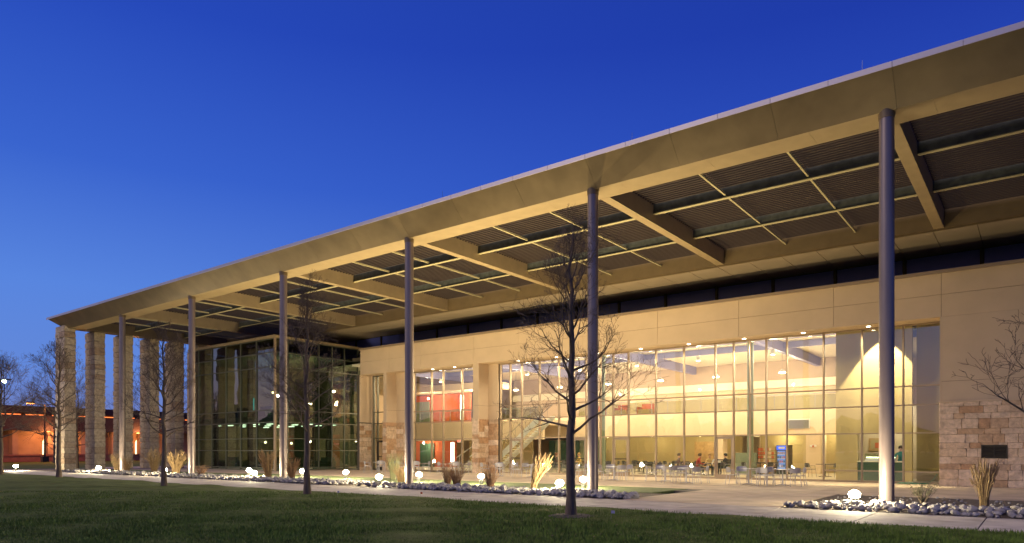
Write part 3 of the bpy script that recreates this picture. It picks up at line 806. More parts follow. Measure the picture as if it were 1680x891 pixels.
simple('partition', 'grey green waste station left of the interior column', 'partition', [('body', 'mull', (-15.9, -15.05, 45.0, 45.3, .01, 1.36)), ('base', 'bronze', (-15.85, -15.1, 45.02, 45.28, .005, .05))], (-15.5, 45, 0))
simple('partition', 'grey green screen beside the snack counter', 'partition', [('body', 'mull', (-14.75, -14.45, 44.5, 44.9, .01, 1.36)), ('base', 'bronze', (-14.9, -14.4, 44.45, 44.95, .005, .04))], (-14.6, 44.6, 0))
# thermostat / card on the pier, notice
simple('notice', 'small white and red notice on the cream pier right of the vending machine', 'notice', [('sheet', 'white', (-11.85, -11.45, 47.36, 47.385, 1.75, 1.88)), ('stripe', 'redp', (-11.7, -11.6, 47.35, 47.358, 1.72, 1.86))], (-11.65, 47.38, 1.8))
# servery counter
sc = thing('servery_counter', 'dark servery counter with a pale top behind the nearest column', 'counter', (-6.2, 38.3, 0))
obj('body', MB().box(-7.24, -5.21, 38.05, 38.6, .01, .95), M['dkgreen'], sc); obj('top', MB().box(-7.24, -5.21, 37.95, 38.7, .95, 1.0), M['ceil'], sc)
cl_ = thing('display_case', 'lit glass food display case on the servery counter', 'display case', (-6.2, 38.5, 1.0))
obj('base', MB().box(-6.95, -5.6, 38.25, 38.6, 1.001, 1.1), M['white'], cl_); obj('glass_front', MB().box(-6.95, -5.6, 38.24, 38.25, 1.1, 1.4), M['rail_glass'], cl_)
obj('lit_shelf', MB().box(-6.9, -5.65, 38.3, 38.55, 1.15, 1.2), M['tube'], cl_)
simple('menu_board', 'framed menu board on the servery back wall', 'menu board', [('frame', 'wood', (-7.5, -6.3, 42.42, 42.49, 1.5, 2.2)), ('sheet', 'khaki', (-7.4, -6.4, 42.4, 42.418, 1.6, 2.12)), ('picture', 'redp', (-7.2, -6.7, 42.39, 42.398, 1.65, 1.95))], (-6.9, 42.45, 1.8))
simple('notice', 'grey hanging sign on the servery back wall near its right end', 'notice', [('sheet', 'lampmetal', (-5.9, -5.6, 42.45, 42.49, 1.75, 2.2)), ('bracket', 'bronze', (-5.8, -5.7, 42.47, 42.499, 2.2, 2.3))], (-5.75, 42.45, 1.9))

# ---- interior furniture
def cafe_table(t, r, h, top, leg):
    lobj('tabletop', MB().lathe([(r, h-.03), (r, h)], n=24), M[top], t, True)
    lobj('pedestal', MB().lathe([(.035, .02), (.03, h-.03)], n=10), M[leg], t, True)
    b = MB()
    for k in range(4):
        a = k*math.pi/2+.4; b.tube((0, 0, .05), (r*.7*math.cos(a), r*.7*math.sin(a), .012), .022, .014, 6)
    lobj('foot', b, M[leg], t)
def chair_parts(t, shell, leg, hb=.80):
    """front of the chair faces +Y (local)"""
    s = MB(); n = 7
    s.prism([(-.21, -.19), (-.17, -.22), (.17, -.22), (.21, -.19), (.22, .17), (.17, .22), (-.17, .22), (-.22, .17)], 'z', .43, .455)
    lobj('seat', s, M[shell], t)
    b = MB(); m_ = 7
    for i in range(m_):
        a0 = -1+2*i/m_; a1 = -1+2*(i+1)/m_
        f = lambda a: (a*.23, -.25+.06*a*a)
        (xa, ya), (xb, yb) = f(a0), f(a1); z0a, z1a = .56+.02*a0*a0, hb-.035*a0**4; z0b, z1b = .56+.02*a1*a1, hb-.035*a1**4
        k = len(b.v)
        b.v += [(xa, ya, z0a), (xb, yb, z0b), (xb, yb-.03, z1b), (xa, ya-.03, z1a), (xa, ya-.018, z0a), (xb, yb-.018, z0b), (xb, yb-.048, z1b), (xa, ya-.048, z1a)]
        for q in ((0, 1, 2, 3), (7, 6, 5, 4), (3, 2, 6, 7), (0, 4, 5, 1), (0, 3, 7, 4), (1, 5, 6, 2)): b.face(tuple(k+j for j in q))
    lobj('backrest', b, M[shell], t)
    for sx in (-1, 1):
        lobj('leg', MB().tube((sx*.19, .19, .435), (sx*.23, .24, .0), .013, .011, 6), M[leg], t)
        lobj('leg', MB().path([(sx*.21, -.27, hb-.06), (sx*.205, -.22, .45), (sx*.24, -.29, .0)], [.013]*3, 6), M[leg], t)
        lobj('arm', MB().path([(sx*.215, -.25, .66), (sx*.26, -.1, .67), (sx*.26, .1, .66), (sx*.215, .17, .44)], [.011]*4, 6), M[leg], t)
rf = random.Random(77)
tabs = [(-10.35, 31.0, 'outside the grey green waste station'), (-8.85, 30.9, 'outside the vending machine, nearest the right end of the terrace'),
        (-13.1, 30.5, 'left of the right-hand glass door'), (-14.7, 31.7, 'outside the seated group of diners'),
        (-17.3, 31.2, 'outside the yellow back wall, between two doors'), (-19.0, 32.0, 'just right of the second steel column'),
        (-22.9, 31.7, 'behind the trunk of the foreground tree'), (-25.4, 32.0, 'in front of the staircase window'),
        (-29.6, 32.7, 'in front of the stone pier between the two big windows'), (-33.1, 32.5, 'in front of the middle window'),
        (-36.3, 32.3, 'in front of the stone pier beside the narrow window')]
t0 = None; c0 = None
sides = [(-.55, -.55, 'near left'), (.55, -.5, 'near right'), (-.5, .55, 'far left'), (.55, .5, 'far right')]
for i, (tx, ty, lab) in enumerate(tabs):
    tl = 'round metal cafe table ' + lab
    if t0 is None:
        t0 = thing('cafe_table', tl, 'table', (tx, ty, 0), 0, 'cafe tables on the terrace'); cafe_table(t0, .42, .72, 'alutop', 'alu')
    else: dup(t0, (tx, ty, 0), rf.random()*3, tl)
    for (ox, oy, sn) in sides:
        ox += rf.uniform(-.1, .1); oy += rf.uniform(-.1, .1)
        rz = math.atan2(-oy, -ox)-math.pi/2+rf.uniform(-.35, .35)
        cl = f'aluminium cafe chair on the {sn} of the table {lab}'.split()
        cl = ' '.join(cl[:16])
        cl = f'metal cafe chair, {sn} at the table {lab}'
        cl = ' '.join(cl.split()[:16])
        if c0 is None:
            c0 = thing('cafe_chair', cl, 'chair', (tx+ox, ty+oy, 0), rz, 'cafe chairs on the terrace'); chair_parts(c0, 'alu', 'alu')
        else: dup(c0, (tx+ox, ty+oy, 0), rz, cl)
itabs = [(-15.8, 40.6, 'where the diners sit left of the glass door'), (-17.6, 41.6, 'left of the diners, behind the middle of the big window'), (-20.3, 40.5, 'behind the door right of the second column'),
         (-23.6, 41.0, 'behind the foreground tree'), (-26.6, 41.3, 'beside the person in the yellow shirt'), (-9.8, 42.5, 'in front of the cream pier'),
         (-33.4, 39.5, 'behind the right part of the middle window'), (-13.9, 43.8, 'behind the right-hand glass door'), (-19.3, 44.0, 'deep behind the diners'), (-22.2, 43.6, 'deep between the second column and the tree'), (-18.6, 38.2, 'close to the glass left of the diners'), (-24.9, 38.6, 'close to the glass left of the foreground tree'), (-29.2, 44.2, 'deep behind the staircase'), (-16.4, 46.6, 'farthest back behind the diners')]
t1 = c1 = None
for i, (tx, ty, lab) in enumerate(itabs):
    tl = 'dark indoor table ' + lab
    if t1 is None:
        t1 = thing('dining_table', tl, 'table', (tx, ty, .005), 0, 'dark tables inside the hall'); cafe_table(t1, .5, .74, 'bronze', 'black')
    else: dup(t1, (tx, ty, .005), 0, tl)
    for (ox, oy, sn) in (sides if i != 5 else sides[:2]):
        ox *= 1.15; oy *= 1.15; rz = math.atan2(-oy, -ox)-math.pi/2+rf.uniform(-.2, .2)
        cl = ' '.join(f'dark indoor chair, {sn} at the table {lab}'.split()[:16])
        if c1 is None:
            c1 = thing('dining_chair', cl, 'chair', (tx+ox, ty+oy, .005), rz, 'dark chairs inside the hall'); chair_parts(c1, 'black', 'lampmetal')
        else: dup(c1, (tx+ox, ty+oy, .005), rz, cl)

# ---- people
def skin_mesh(name, verts, edges, rad, mats, assign):
    me = bpy.data.meshes.new(name); me.from_pydata(verts, edges, [])
    o = bpy.data.objects.new(name, me); COL.objects.link(o)
    md = o.modifiers.new('s', 'SKIN'); sl_ = me.skin_vertices[0].data
    for k, r in enumerate(rad): sl_[k].radius = (r, r) if not isinstance(r, tuple) else r
    sl_[0].use_root = True
    o.modifiers.new('b', 'SUBSURF').levels = 1
    dg = bpy.context.evaluated_depsgraph_get(); m2 = bpy.data.meshes.new_from_object(o.evaluated_get(dg))
    bpy.data.objects.remove(o); m2.materials.clear()
    for m_ in mats: m2.materials.append(m_)
    for p in m2.polygons: p.material_index = assign(p.center); p.use_smooth = True
    return m2
def person(label, loc, rz, shirt, hair, standing=False, lean=.12):
    sh = mat('shirt', shirt, .85); tr = mat('trousers', (.03, .035, .06), .85); ha = mat('hair', hair, .7)
    h = .92 if standing else .50        # pelvis height
    ly = lean
    V = [(0, 0, h), (0, ly*.4, h+.22), (0, ly*.8, h+.43), (0, ly, h+.54), (0, ly*1.15, h+.66), (0, ly*1.2+.01, h+.76)]
    Rr = [(.14, .11), (.12, .10), (.14, .10), (.055, .055), (.085, .095), (.07, .08)]
    E_ = [(0, 1), (1, 2), (2, 3), (3, 4), (4, 5)]
    for sx in (-1, 1):
        b = len(V)
        V += [(sx*.19, ly*.8, h+.45), (sx*.25, ly+.05, h+.20), (sx*.17, ly+.28, h+.20), (sx*.13, ly+.38, h+.24)]
        Rr += [.055, .045, .035, .03]; E_ += [(2, b), (b, b+1), (b+1, b+2), (b+2, b+3)]
        b = len(V)
        if standing: V += [(sx*.09, 0, h-.08), (sx*.10, .01, .48), (sx*.10, -.01, .06), (sx*.11, .13, .04)]
        else: V += [(sx*.10, .05, h-.02), (sx*.13, .44, h+.0), (sx*.13, .42, .07), (sx*.13, .55, .04)]
        Rr += [.085, .06, .04, .035]; E_ += [(0, b), (b, b+1), (b+1, b+2), (b+2, b+3)]
    def asg(c):
        if c.z > h+.57: return 0
        if c.z < h+.04 or (not standing and c.z < h+.09 and c.y > .2): return 2
        if c.y > ly+.2 and c.z < h+.35: return 0
        return 1
    me = skin_mesh('body', V, E_, Rr, [M['skin'], sh, tr], asg)
    t = thing('person', label, 'person', loc, rz)
    o = bpy.data.objects.new('body', me); COL.objects.link(o); o.parent = t
    hc = Vector((0, ly*1.18-.018, h+.745))
    mb = MB(); mb.lathe([(.098, -.07), (.112, -.01), (.108, .05), (.08, .09), (.03, .112)], n=14)
    mb.v = [(v[0]+hc.x, v[1]*1.1+hc.y, v[2]+hc.z) for v in mb.v]
    mb.v = [(v[0], min(v[1], hc.y+.075), v[2]) if v[2] < hc.z+.02 else v for v in mb.v]
    lobj('hair', mb, ha, t, True)
    f = MB().tube((0, hc.y+.105, h+.72), (0, hc.y+.135, h+.69), .012, .016, 6)
    lobj('nose', f, M['skin'], t)
person('person in a dark red shirt leaning over the table left of the glass door', (-16.6, 40.1, .005), R(-60), (.35, .03, .03), (.10, .06, .03), lean=.22)
person('person with light brown hair and a beige top behind the dark red shirt', (-16.3, 41.5, .005), R(-150), (.55, .40, .18), (.35, .22, .09))
person('person in a white shirt sitting right of the dark red shirt', (-15.2, 40.0, .005), R(40), (.8, .8, .8), (.22, .12, .05), lean=.2)
person('person with long black hair in a black top left of the glass door', (-15.2, 41.4, .005), R(140), (.03, .03, .03), (.01, .01, .01), lean=.05)
person('person with dark hair sitting alone left of the group of diners', (-18.3, 41.2, .005), R(-70), (.10, .06, .06), (.05, .03, .02))
person('person in a dark shirt left of the trunk of the foreground tree', (-27.4, 40.8, .005), R(-60), (.08, .05, .05), (.20, .09, .05))
person('person in a yellow shirt beside the trunk of the foreground tree', (-26.0, 42.0, .005), R(150), (.65, .45, .12), (.40, .26, .10))
person('person in a teal shirt standing behind the servery counter', (-5.55, 39.6, .005), R(180), (.05, .25, .25), (.05, .03, .02), standing=True, lean=.04)

# ---- interior lights
plabs = [(-9.5, 'at the right end of the row'), (-13.2, 'above the vending machine'), (-17.6, 'above the diners'), (-21.7, 'right of the second steel column'), (-26.0, 'left of the foreground tree'), (-30.4, 'over the staircase'), (-34.8, 'behind the middle window'), (-39.0, 'behind the narrow window')]
for xx, lb in plabs:
    t = thing('pendant_light', 'glowing dome pendant light '+lb, 'pendant light', (xx, 46.0, 6.5), 0, 'pendant lights in the hall')
    obj('shade', MB().lathe([(.06, 6.78), (.12, 6.72), (.24, 6.58)], (xx, 46.0), 20), M['white'], t, True)
    obj('lens', MB().lathe([(.20, 6.52), (.22, 6.575)], (xx, 46.0), 20), M['bulb'], t, True)
    obj('rod', MB().tube((xx, 46, 6.78), (xx, 46, 8.34), .012, n=6), M['lampmetal'], t)
    add_light('bulb', 'POINT', (xx, 46.0, 6.40), P_PEND, INT, .12, parent=t)
    t = thing('ceiling_light', 'round ceiling uplight near the glass, '+lb, 'ceiling light', (xx, 40.0, 7.1), 0, 'ceiling lights near the glass')
    obj('housing', MB().lathe([(.11, 6.95), (.13, 7.2)], (xx+1.2, 40.0), 16), M['white'], t, True)
    obj('rod', MB().tube((xx+1.2, 40, 7.2), (xx+1.2, 40, 8.34), .012, n=6), M['lampmetal'], t)
    add_light('bulb', 'POINT', (xx+1.2, 40.0, 6.85), P_PEND*.7, INT, .1, parent=t)
for k, (xx, yy) in enumerate(((-10.5, 49.3), (-14.0, 49.3), (-17.0, 54.0), (-20.5, 50.3), (-24.5, 50.3), (-28.5, 50.3))):
    t = thing('ceiling_light', ('small recessed downlight under the mezzanine ' + ('above the cream pier', 'above the vending machine', 'in the corridor', 'before the brown double door', 'left of the brown double door', 'before the green partition')[k]), 'ceiling light', (xx, yy, 2.6), 0, 'downlights under the mezzanine')
    obj('lens', MB().lathe([(.10, 2.585), (.10, 2.61)], (xx, yy), 16), M['disc'], t); obj('trim', MB().lathe([(.13, 2.6), (.13, 2.615)], (xx, yy), 16), M['white'], t)
    add_light('bulb', 'POINT', (xx, yy, 2.48), P_LOW, (1, .86, .5), .06, parent=t)
for k, (xx, yy, zz, pw) in enumerate(((-14, 51.5, 6.25, 300), (-21, 51.5, 6.25, 300), (-28, 51.5, 6.25, 300), (-44, 45.0, 6.2, 320), (-38, 45.0, 6.2, 320), (-44, 44.4, 2.2, 190), (-38, 44.4, 2.2, 190))):
    lb = ('globe light over the mezzanine right half', 'globe light over the mezzanine middle', 'globe light over the mezzanine left half', 'globe light before the upper red wall, left', 'globe light before the upper red wall, right', 'globe light before the lower red wall, left', 'globe light before the lower red wall, right')[k]
    t = thing('globe_light', lb, 'globe light', (xx, yy, zz), 0, 'small globe lights'); obj('globe', MB().lathe([(.03, zz-.09), (.08, zz-.05), (.09, zz), (.08, zz+.05), (.03, zz+.09)], (xx, yy), 14), M['bulb'], t, True)
    add_light('bulb', 'POINT', (xx, yy, zz-.16), pw, INT, .06, parent=t); obj('rod', MB().tube((xx, yy, zz+.09), (xx, yy, zz+.4), .01, n=6), M['lampmetal'], t)
# wall washer making the scallop on the servery wall
t = thing('wall_washer', 'wall washer lamp throwing an arch of light on the servery wall', 'wall light', (-6.45, 37.6, 6.1))
obj('housing', MB().tube((-6.1, 37.2, 8.14), (-6.1, 37.2, 8.34), .08, n=14), M['white'], t, True); obj('bracket', MB().box(-6.14, -6.06, 37.27, 37.998, 8.2, 8.3), M['white'], t)
add_light('bulb', 'SPOT', (-6.1, 37.2, 8.1), 6500, (1, .84, .5), .03, 66, .15, (0, 0, 0), parent=t)
# servery and wing lights
add_light_list = [((-6.3, 40.5, 3.6), 220, (1, .95, .7), 'white strip light above the servery kitchen')]
for (loc, pw, colr, lb) in add_light_list:
    t = thing('strip_light', lb, 'strip light', loc); x_, y_, z_ = loc
    obj('diffuser', MB().box(x_-.6, x_+.6, y_-.08, y_+.08, z_, z_+.05), M['tube'], t); obj('housing', MB().box(x_-.62, x_+.62, y_-.1, y_+.1, z_+.05, z_+.1), M['white'], t)
    add_light('bulb', 'POINT', (x_, y_, z_-.12), pw, colr, .1, parent=t)
# wing interior
ist('wing_upper_floor', 'mull', -56.7, -44.6, 30.6, 38.8, 3.7, 4.15)

ist('wing_back_wall', 'wingwall', -56.7, -44.3, 38.9, 38.94, 0, 9.7)
ist('wing_ceiling', 'mull', -56.7, -44.6, 29.7, 38.85, 8.8, 8.9)
for (a, b, z0, z1) in ((-50.3, -48.6, 4.3, 7.3), (-58+1.4, -55.6, .8, 2.9), (-50.2, -48.8, .01, 2.9), (-46.2, -45.0, .6, 2.7)): ist('red_wall', 'redp', a, b, 38.78, 38.88, z0, z1)
rw = random.Random(4)
for k, (a, b, z0, z1, mk) in enumerate(((-56.6, -55.0, 4.2, 8.7, 'mull'), (-53.9, -53.0, 4.2, 6.6, 'black'), (-52.6, -51.4, 4.2, 6.9, 'dkgreen'), (-48.4, -47.6, 4.2, 8.7, 'black'), (-47.0, -45.6, 4.2, 6.3, 'cream'), (-55.2, -53.6, .01, 2.6, 'dkgreen'), (-53.2, -52.4, .01, 3.6, 'black'), (-51.9, -50.6, .01, 2.5, 'cream'), (-48.6, -47.6, .01, 2.4, 'mull'), (-47.4, -46.5, .01, 2.9, 'cream'))):
    ist('wall_panel', mk, a, b, 38.7, 38.77, z0, z1)
for k, (xx, yy, z0, z1) in enumerate(((-55.6, 31.2, 4.16, 8.7), (-50.4, 31.2, 4.16, 8.7), (-55.6, 31.2, 0, 3.69), (-50.4, 31.2, 0, 3.69), (-46.2, 35.8, 0, 3.69), (-46.2, 35.8, 4.16, 8.7))):
    ist('pier', 'bronze', xx-.16, xx+.16, yy-.16, yy+.16, z0, z1)
t = thing('display_screen', 'small glowing teal screen standing in the glass wing', 'screen', (-53.6, 33.5, 4.15))
obj('screen', MB().box(-53.7, -53.5, 33.47, 33.5, 4.6, 6.0), M['teal'], t); obj('stand', MB().box(-53.66, -53.54, 33.5, 33.56, 4.16, 5.9), M['black'], t)

for k in range(6):
    xx = -55.6+k*1.9
    t = thing('strip_light', 'pale green strip light under the wing upper floor, number %s from its left end' % ('first', 'second', 'third', 'fourth', 'fifth', 'sixth')[k], 'strip light', (xx, 33.0, 3.6), 0, 'strip lights in the glass wing')
    for q in range(3): obj('tube', MB().box(xx-.45, xx+.25, 31.4+q*2.3, 31.55+q*2.3, 3.56, 3.61), M['cool'], t)
    obj('housing', MB().box(xx-.2, xx+.0, 31.0, 36.6, 3.62, 3.69), M['mull'], t)
for k, (xx, zz, lb) in enumerate(((-52.6, 2.2, 'small warm lamp deep in the glass wing, left'), (-48.9, 2.1, 'bright warm lamp in the glass wing near its corner'), (-51.5, 6.4, 'small lamp on the wing upper floor, left'), (-47.0, 6.3, 'small lamp on the wing upper floor, right'))):
    t = thing('globe_light', lb, 'globe light', (xx, 34, zz), 0, 'small globe lights'); obj('globe', MB().lathe([(.03, zz-.09), (.08, zz-.05), (.09, zz), (.08, zz+.05), (.03, zz+.09)], (xx, 34), 14), M['bulb'], t, True)
    add_light('bulb', 'POINT', (xx, 33.7, zz), 300 if k == 3 else 90, (1, .85, .5), .08, parent=t); obj('rod', MB().tube((xx, 34, zz+.09), (xx, 34, zz+1.1), .01, n=6), M['lampmetal'], t)
for k, (xx, yy, z0) in enumerate(((-55, 32, 0), (-52.7, 32.5, 0), (-50.5, 31.8, 0), (-48.3, 32.2, 0), (-46, 31.6, 0), (-46, 35, 0), (-53.5, 32, 4.15), (-50, 32, 4.15), (-46.5, 32.5, 4.15))):
    loc_ = ('far left of the lower floor', 'left of the lower floor', 'middle of the lower floor', 'right of middle on the lower floor', 'lower floor near the corner', 'lower floor beside the side glazing', 'left of the upper floor', 'middle of the upper floor', 'right of the upper floor')[k]
    simple('lounge_sofa', 'dark green sofa in the glass wing, '+loc_, 'sofa', [('seat', 'dkgreen', (xx-.8, xx+.8, yy-.35, yy+.35, z0+.01, z0+.45)), ('backrest', 'dkgreen', (xx-.8, xx+.8, yy+.35, yy+.5, z0+.01, z0+.95)), ('armrest', 'dkgreen', (xx-.95, xx-.8, yy-.35, yy+.5, z0+.01, z0+.65)), ('armrest', 'dkgreen', (xx+.8, xx+.95, yy-.35, yy+.5, z0+.01, z0+.65))], (xx, yy, z0), 'sofas in the glass wing')

# ================================================================== EXTERIOR LIGHTS
dlx = [-6.32, -9.21, -12.12, -15.14, -18.02, -20.82, -23.77, -26.75, -32.26, -34.37]
dll = ['right of the nearest column', 'above the vending machine', 'just left of the glass door', 'above the diners', 'above the yellow back wall', 'beside the second steel column', 'left of the foreground tree', 'at the left end of the big window', 'at the right side of the middle window', 'in the centre of the middle window']
dlm = MB().lathe([(.085, 7.295), (.085, 7.325)], n=16).mesh('lens', M['disc']); dlt = MB().lathe([(.12, 7.31), (.12, 7.33)], n=16).mesh('trim', M['white'])
for xx, lb in zip(dlx, dll):
    t = thing('downlight', 'recessed downlight in the window head '+lb, 'downlight', (xx, 35.6, 7.32), 0, 'downlights along the window head')
    link('lens', dlm, t, (xx, 35.6, 0)); link('trim', dlt, t, (xx, 35.6, 0))
    add_light('bulb', 'SPOT', (xx, 35.6, 7.24), P_DOWN*4, (1, .85, .55), .06, 150, .8, parent=t)
def flood(x, y, lab, pw, tilt=(0, 0), front=True):
    t = thing('ground_floodlight', lab, 'floodlight', (x, y, 0), 0, 'floodlights in the planting beds')
    obj('post', MB().lathe([(.09, 0), (.09, .18), (.07, .2)], (x, y), 16), M['lampmetal'], t, True)
    obj('head', MB().lathe([(.07, .2), (.10, .235), (.10, .25)], (x, y), 18), M['lampmetal'], t, True)
    obj('lens', MB().lathe([(.09, .25), (.135, .29), (.15, .34), (.13, .40), (.08, .44), (.03, .455)], (x, y), 18), M['globe'], t, True)
    add_light('bulb', 'POINT', (x, y, .50), 620 if pw < 700 else 480, (1, .86, .55), .05, parent=t)
    add_light('bulb', 'SPOT', (x, y, .52), pw, WARM, .09, 140, .9, (R(180)+tilt[0], tilt[1], 0), parent=t)
fl = [(-4.0, 20.6, 'beside the nearest steel column'), (-13.95, 21.1, 'left of the second column, left of the foreground trunk'), (-23.5, 20.9, 'left of the third column'),
      (-32.9, 20.6, 'left of the fourth column, the nearer of a pair'), (-42.2, 20.4, 'beside the fifth column'), (-50.4, 19.95, 'before the second stone pillar')]
for x, y, lb in fl: flood(x, y, 'glowing ground floodlight '+lb, P_FLOOD*(1 if x > -38 else (1.6 if x > -45 else 4)), (R(-10), 0))
for x, y, lb in [(-14.9, 24.3, 'behind the second column'), (-20.3, 24.2, 'before the stone pier between the windows'), (-24.3, 24.2, 'right of the third column'),
                 (-30.0, 24.3, 'before the right edge of the glass wing'), (-33.6, 24.1, 'behind the second tree trunk'), (-37.6, 23.2, 'left of the fourth column, the farther of a pair')]:
    flood(x, y, 'glowing ground floodlight '+lb, P_FLOOD_BACK*(1 if x > -22 else (.6 if x > -31 else .32)), (R(-9), 0))
flood(-60.3, 18.2, 'lone ground floodlight on the lawn at the far left', P_FLOOD*.5)

# ================================================================== PLANTS
def straw_clump(x, y, h, spread, n, lean, mk, label, cat='ornamental grass', name='ornamental_grass', head=.0):
    rng = random.Random(int(abs(x*100+y*7))); t = thing(name, label, cat, (x, y, 0), 0, 'plants in the beds')
    mb = MB(); hd = MB()
    for k in range(n):
        a = rng.random()*6.28; r = rng.random()**.6*spread*.35; bx, by = x+r*math.cos(a), y+r*math.sin(a)
        hh = h*rng.uniform(.6, 1.08); out = spread*rng.uniform(.2, 1)
        pts = [(bx+out*math.cos(a)*q**1.8+lean*q**1.5*h, by+out*math.sin(a)*q**1.8, hh*(q-.12*q*q*rng.random())) for q in (0, .35, .7, 1)]
        mb.path(pts, [.009, .008, .006, .003], 3)
        if head and rng.random() < .5:
            p = Vector(pts[-1]); q = Vector(pts[-2]); hd.tube(p-(p-q)*.5, p+(p-q)*.25, .022, .006, 5)
    obj('blades', mb, M[mk], t, fix=False)
    if head: obj('seed_heads', hd, M[mk], t, fix=False)
straw_clump(-15.3, 21.3, 1.35, .30, 140, .30, 'dry', 'tall pale ornamental grass leaning right beside the lit floodlight', head=1)
straw_clump(-21.1, 22.8, 1.0, .40, 120, .04, 'rust', 'russet grass clump right of the third column')
straw_clump(-20.0, 22.2, .9, .42, 120, .0, 'rust', 'russet grass clump second to the right of the third column')
straw_clump(-16.9, 20.7, 1.0, .34, 120, .05, 'rust', 'dark russet grass clump midway between the second and third columns')
straw_clump(-31.6, 20.6, 1.5, .38, 150, -.12, 'dry', 'orange straw grass lit up left of the fourth column', head=1)
straw_clump(-30.6, 21.3, 1.2, .4, 110, .05, 'rust', 'short russet grass at the foot of the fourth column')
straw_clump(-26.6, 24.6, 1.4, .42, 130, .05, 'shrub', 'olive green tall grass before the glass wing entrance')
straw_clump(-24.6, 23.3, .9, .5, 110, .0, 'dry', 'low straw grass left of the third column')
straw_clump(-48.4, 22.7, 1.6, .5, 120, .04, 'dry', 'straw grass before the fourth stone pillar', head=1)
straw_clump(-44.0, 22.0, 1.45, .6, 140, .02, 'dry', 'tall straw grass left of the fifth column', head=1)
straw_clump(-52.3, 21.9, 1.4, .45, 110, .0, 'dry', 'straw grass beside the farthest column')
straw_clump(-50.0, 21.6, 1.2, .45, 100, .0, 'dry', 'straw grass between the farthest column and the fourth pillar')
straw_clump(-39.0, 21.0, .7, .4, 90, .0, 'rust', 'low russet grass right of the fifth column')
straw_clump(-1.15, 22.0, 1.18, .26, 150, .0, 'dry', 'upright brown grass clump before the stone wall', head=1)
def shrub(x, y, h, label):
    rng = random.Random(99); t = thing('shrub', label, 'shrub', (x, y, 0), 0, 'plants in the beds'); st_ = MB(); lf = MB()
    for k in range(46):
        a = rng.random()*6.28; o = rng.uniform(.1, .42); hh = h*rng.uniform(.6, 1.05)
        p = [Vector((x, y, 0)), Vector((x+o*.4*math.cos(a), y+o*.4*math.sin(a), hh*.5)), Vector((x+o*math.cos(a), y+o*math.sin(a), hh))]
        st_.path(p, [.008, .006, .003], 4)
        for q in range(26):
            f = rng.uniform(.3, 1); c = p[1].lerp(p[2], f) if f > .4 else p[0].lerp(p[1], f+.4)
            c = c+Vector([rng.gauss(0, .03) for _ in range(3)]); d = Vector([rng.gauss(0, 1) for _ in range(3)]).normalized(); u = d.orthogonal().normalized()
            b = len(lf.v); s_ = rng.uniform(.012, .024); lf.v += [tuple(c-u*s_*.4), tuple(c+d*s_*2), tuple(c+u*s_*.4)]; lf.face((b, b+1, b+2))
    obj('stems', st_, M['bark'], t, fix=False); obj('leaves', lf, M['shrub'], t, fix=False)
shrub(-2.5, 21.7, .68, 'small grey green shrub in the rocks right of the nearest column')

# ---- bare trees
def tree(x, y, H, r0, zfirst, spread, seed, label, zb=0, dens=1.0, group='bare young trees on the lawn'):
    rng = random.Random(seed); t = thing('bare_tree', label, 'tree', (x, y, zb), 0, group)
    tr = MB(); cr = MB(); fine = MB()
    n = 14; pts = []; rad = []
    for i in range(n+1):
        q = i/n; z = zb-.05+(H-zb)*q; w = .0 if i < 2 else .05
        pts.append(Vector((x+rng.uniform(-w, w)*(.4+q), y+rng.uniform(-w, w)*(.4+q), z)))
        f = (1-q)**.8; rad.append(max(.008, r0*(.12+.88*f)*(1.35 if i == 0 else 1)))
    tr.path(pts, rad, 10)
    def at(z):
        q = (z-zb)/(H-zb)*n; i = max(0, min(n-1, int(q))); return pts[i].lerp(pts[i+1], q-i), rad[i]*(1-(q-i))+rad[i+1]*(q-i)
    def grow(p, d, L_, r, lev):
        k = 6 if lev < 2 else 4; P = [p]; Rr = [r]; cur = p; dd = d.copy(); step = L_/k
        kids = []
        for i in range(k):
            dd = (dd+Vector((rng.gauss(0, .17), rng.gauss(0, .17), rng.gauss(.07 if lev == 0 else .04, .13)))).normalized()
            cur = cur+dd*step; P.append(cur); Rr.append(max(.0032, r*(1-(i+1)/(k+.6)))); kids.append((cur.copy(), dd.copy(), Rr[-1]))
        (cr if lev < 2 else fine).path(P, Rr, 6 if lev == 0 else (4 if lev == 1 else 3))
        if lev < 3:
            nk = int({0: 10, 1: 6, 2: 4}[lev]*dens*rng.uniform(.8, 1.2))
            for j in range(nk):
                f = rng.uniform(.22, 1.0); i = min(k-1, int(f*k)); kp, kd, kr = kids[i]
                ax = Vector([rng.gauss(0, 1) for _ in range(3)]); ax = (ax-kd*ax.dot(kd)).normalized()
                nd = (kd*math.cos(R(42))+ax*math.sin(R(42))+Vector((0, 0, .12))).normalized()
                grow(kp, nd, L_*rng.uniform(.32, .62)*(1.15-f*.4), max(.0042, kr*.72), lev+1)
    nb = int(30*dens); ga = rng.random()*6
    for i in range(nb):
        q = i/(nb-1); z = zfirst+(H-.35-zfirst)*q; p, rr = at(z); ga += 2.399
        el = R(12+55*q+rng.uniform(-8, 8)); d = Vector((math.cos(ga)*math.cos(el), math.sin(ga)*math.cos(el), math.sin(el)))
        L_ = spread*(1.0-.62*q)*rng.uniform(.8, 1.15)
        grow(p, d, L_, min(rr*.62, .034*(1.1-.6*q)*(r0/.12)), 0)
    obj('trunk', tr, M['bark'], t, True); obj('crown', cr, M['bark'], t, True, fix=False); obj('twigs', fine, M['twig'], t, fix=False)
tree(-8.65, 13.56, 6.75, .118, 1.95, 1.95, 3, 'large bare tree in the foreground left of the second column', dens=.86)
tree(-20.1, 14.61, 6.95, .115, 2.2, 2.0, 8, 'bare tree before the glass wing, right of the fourth column')
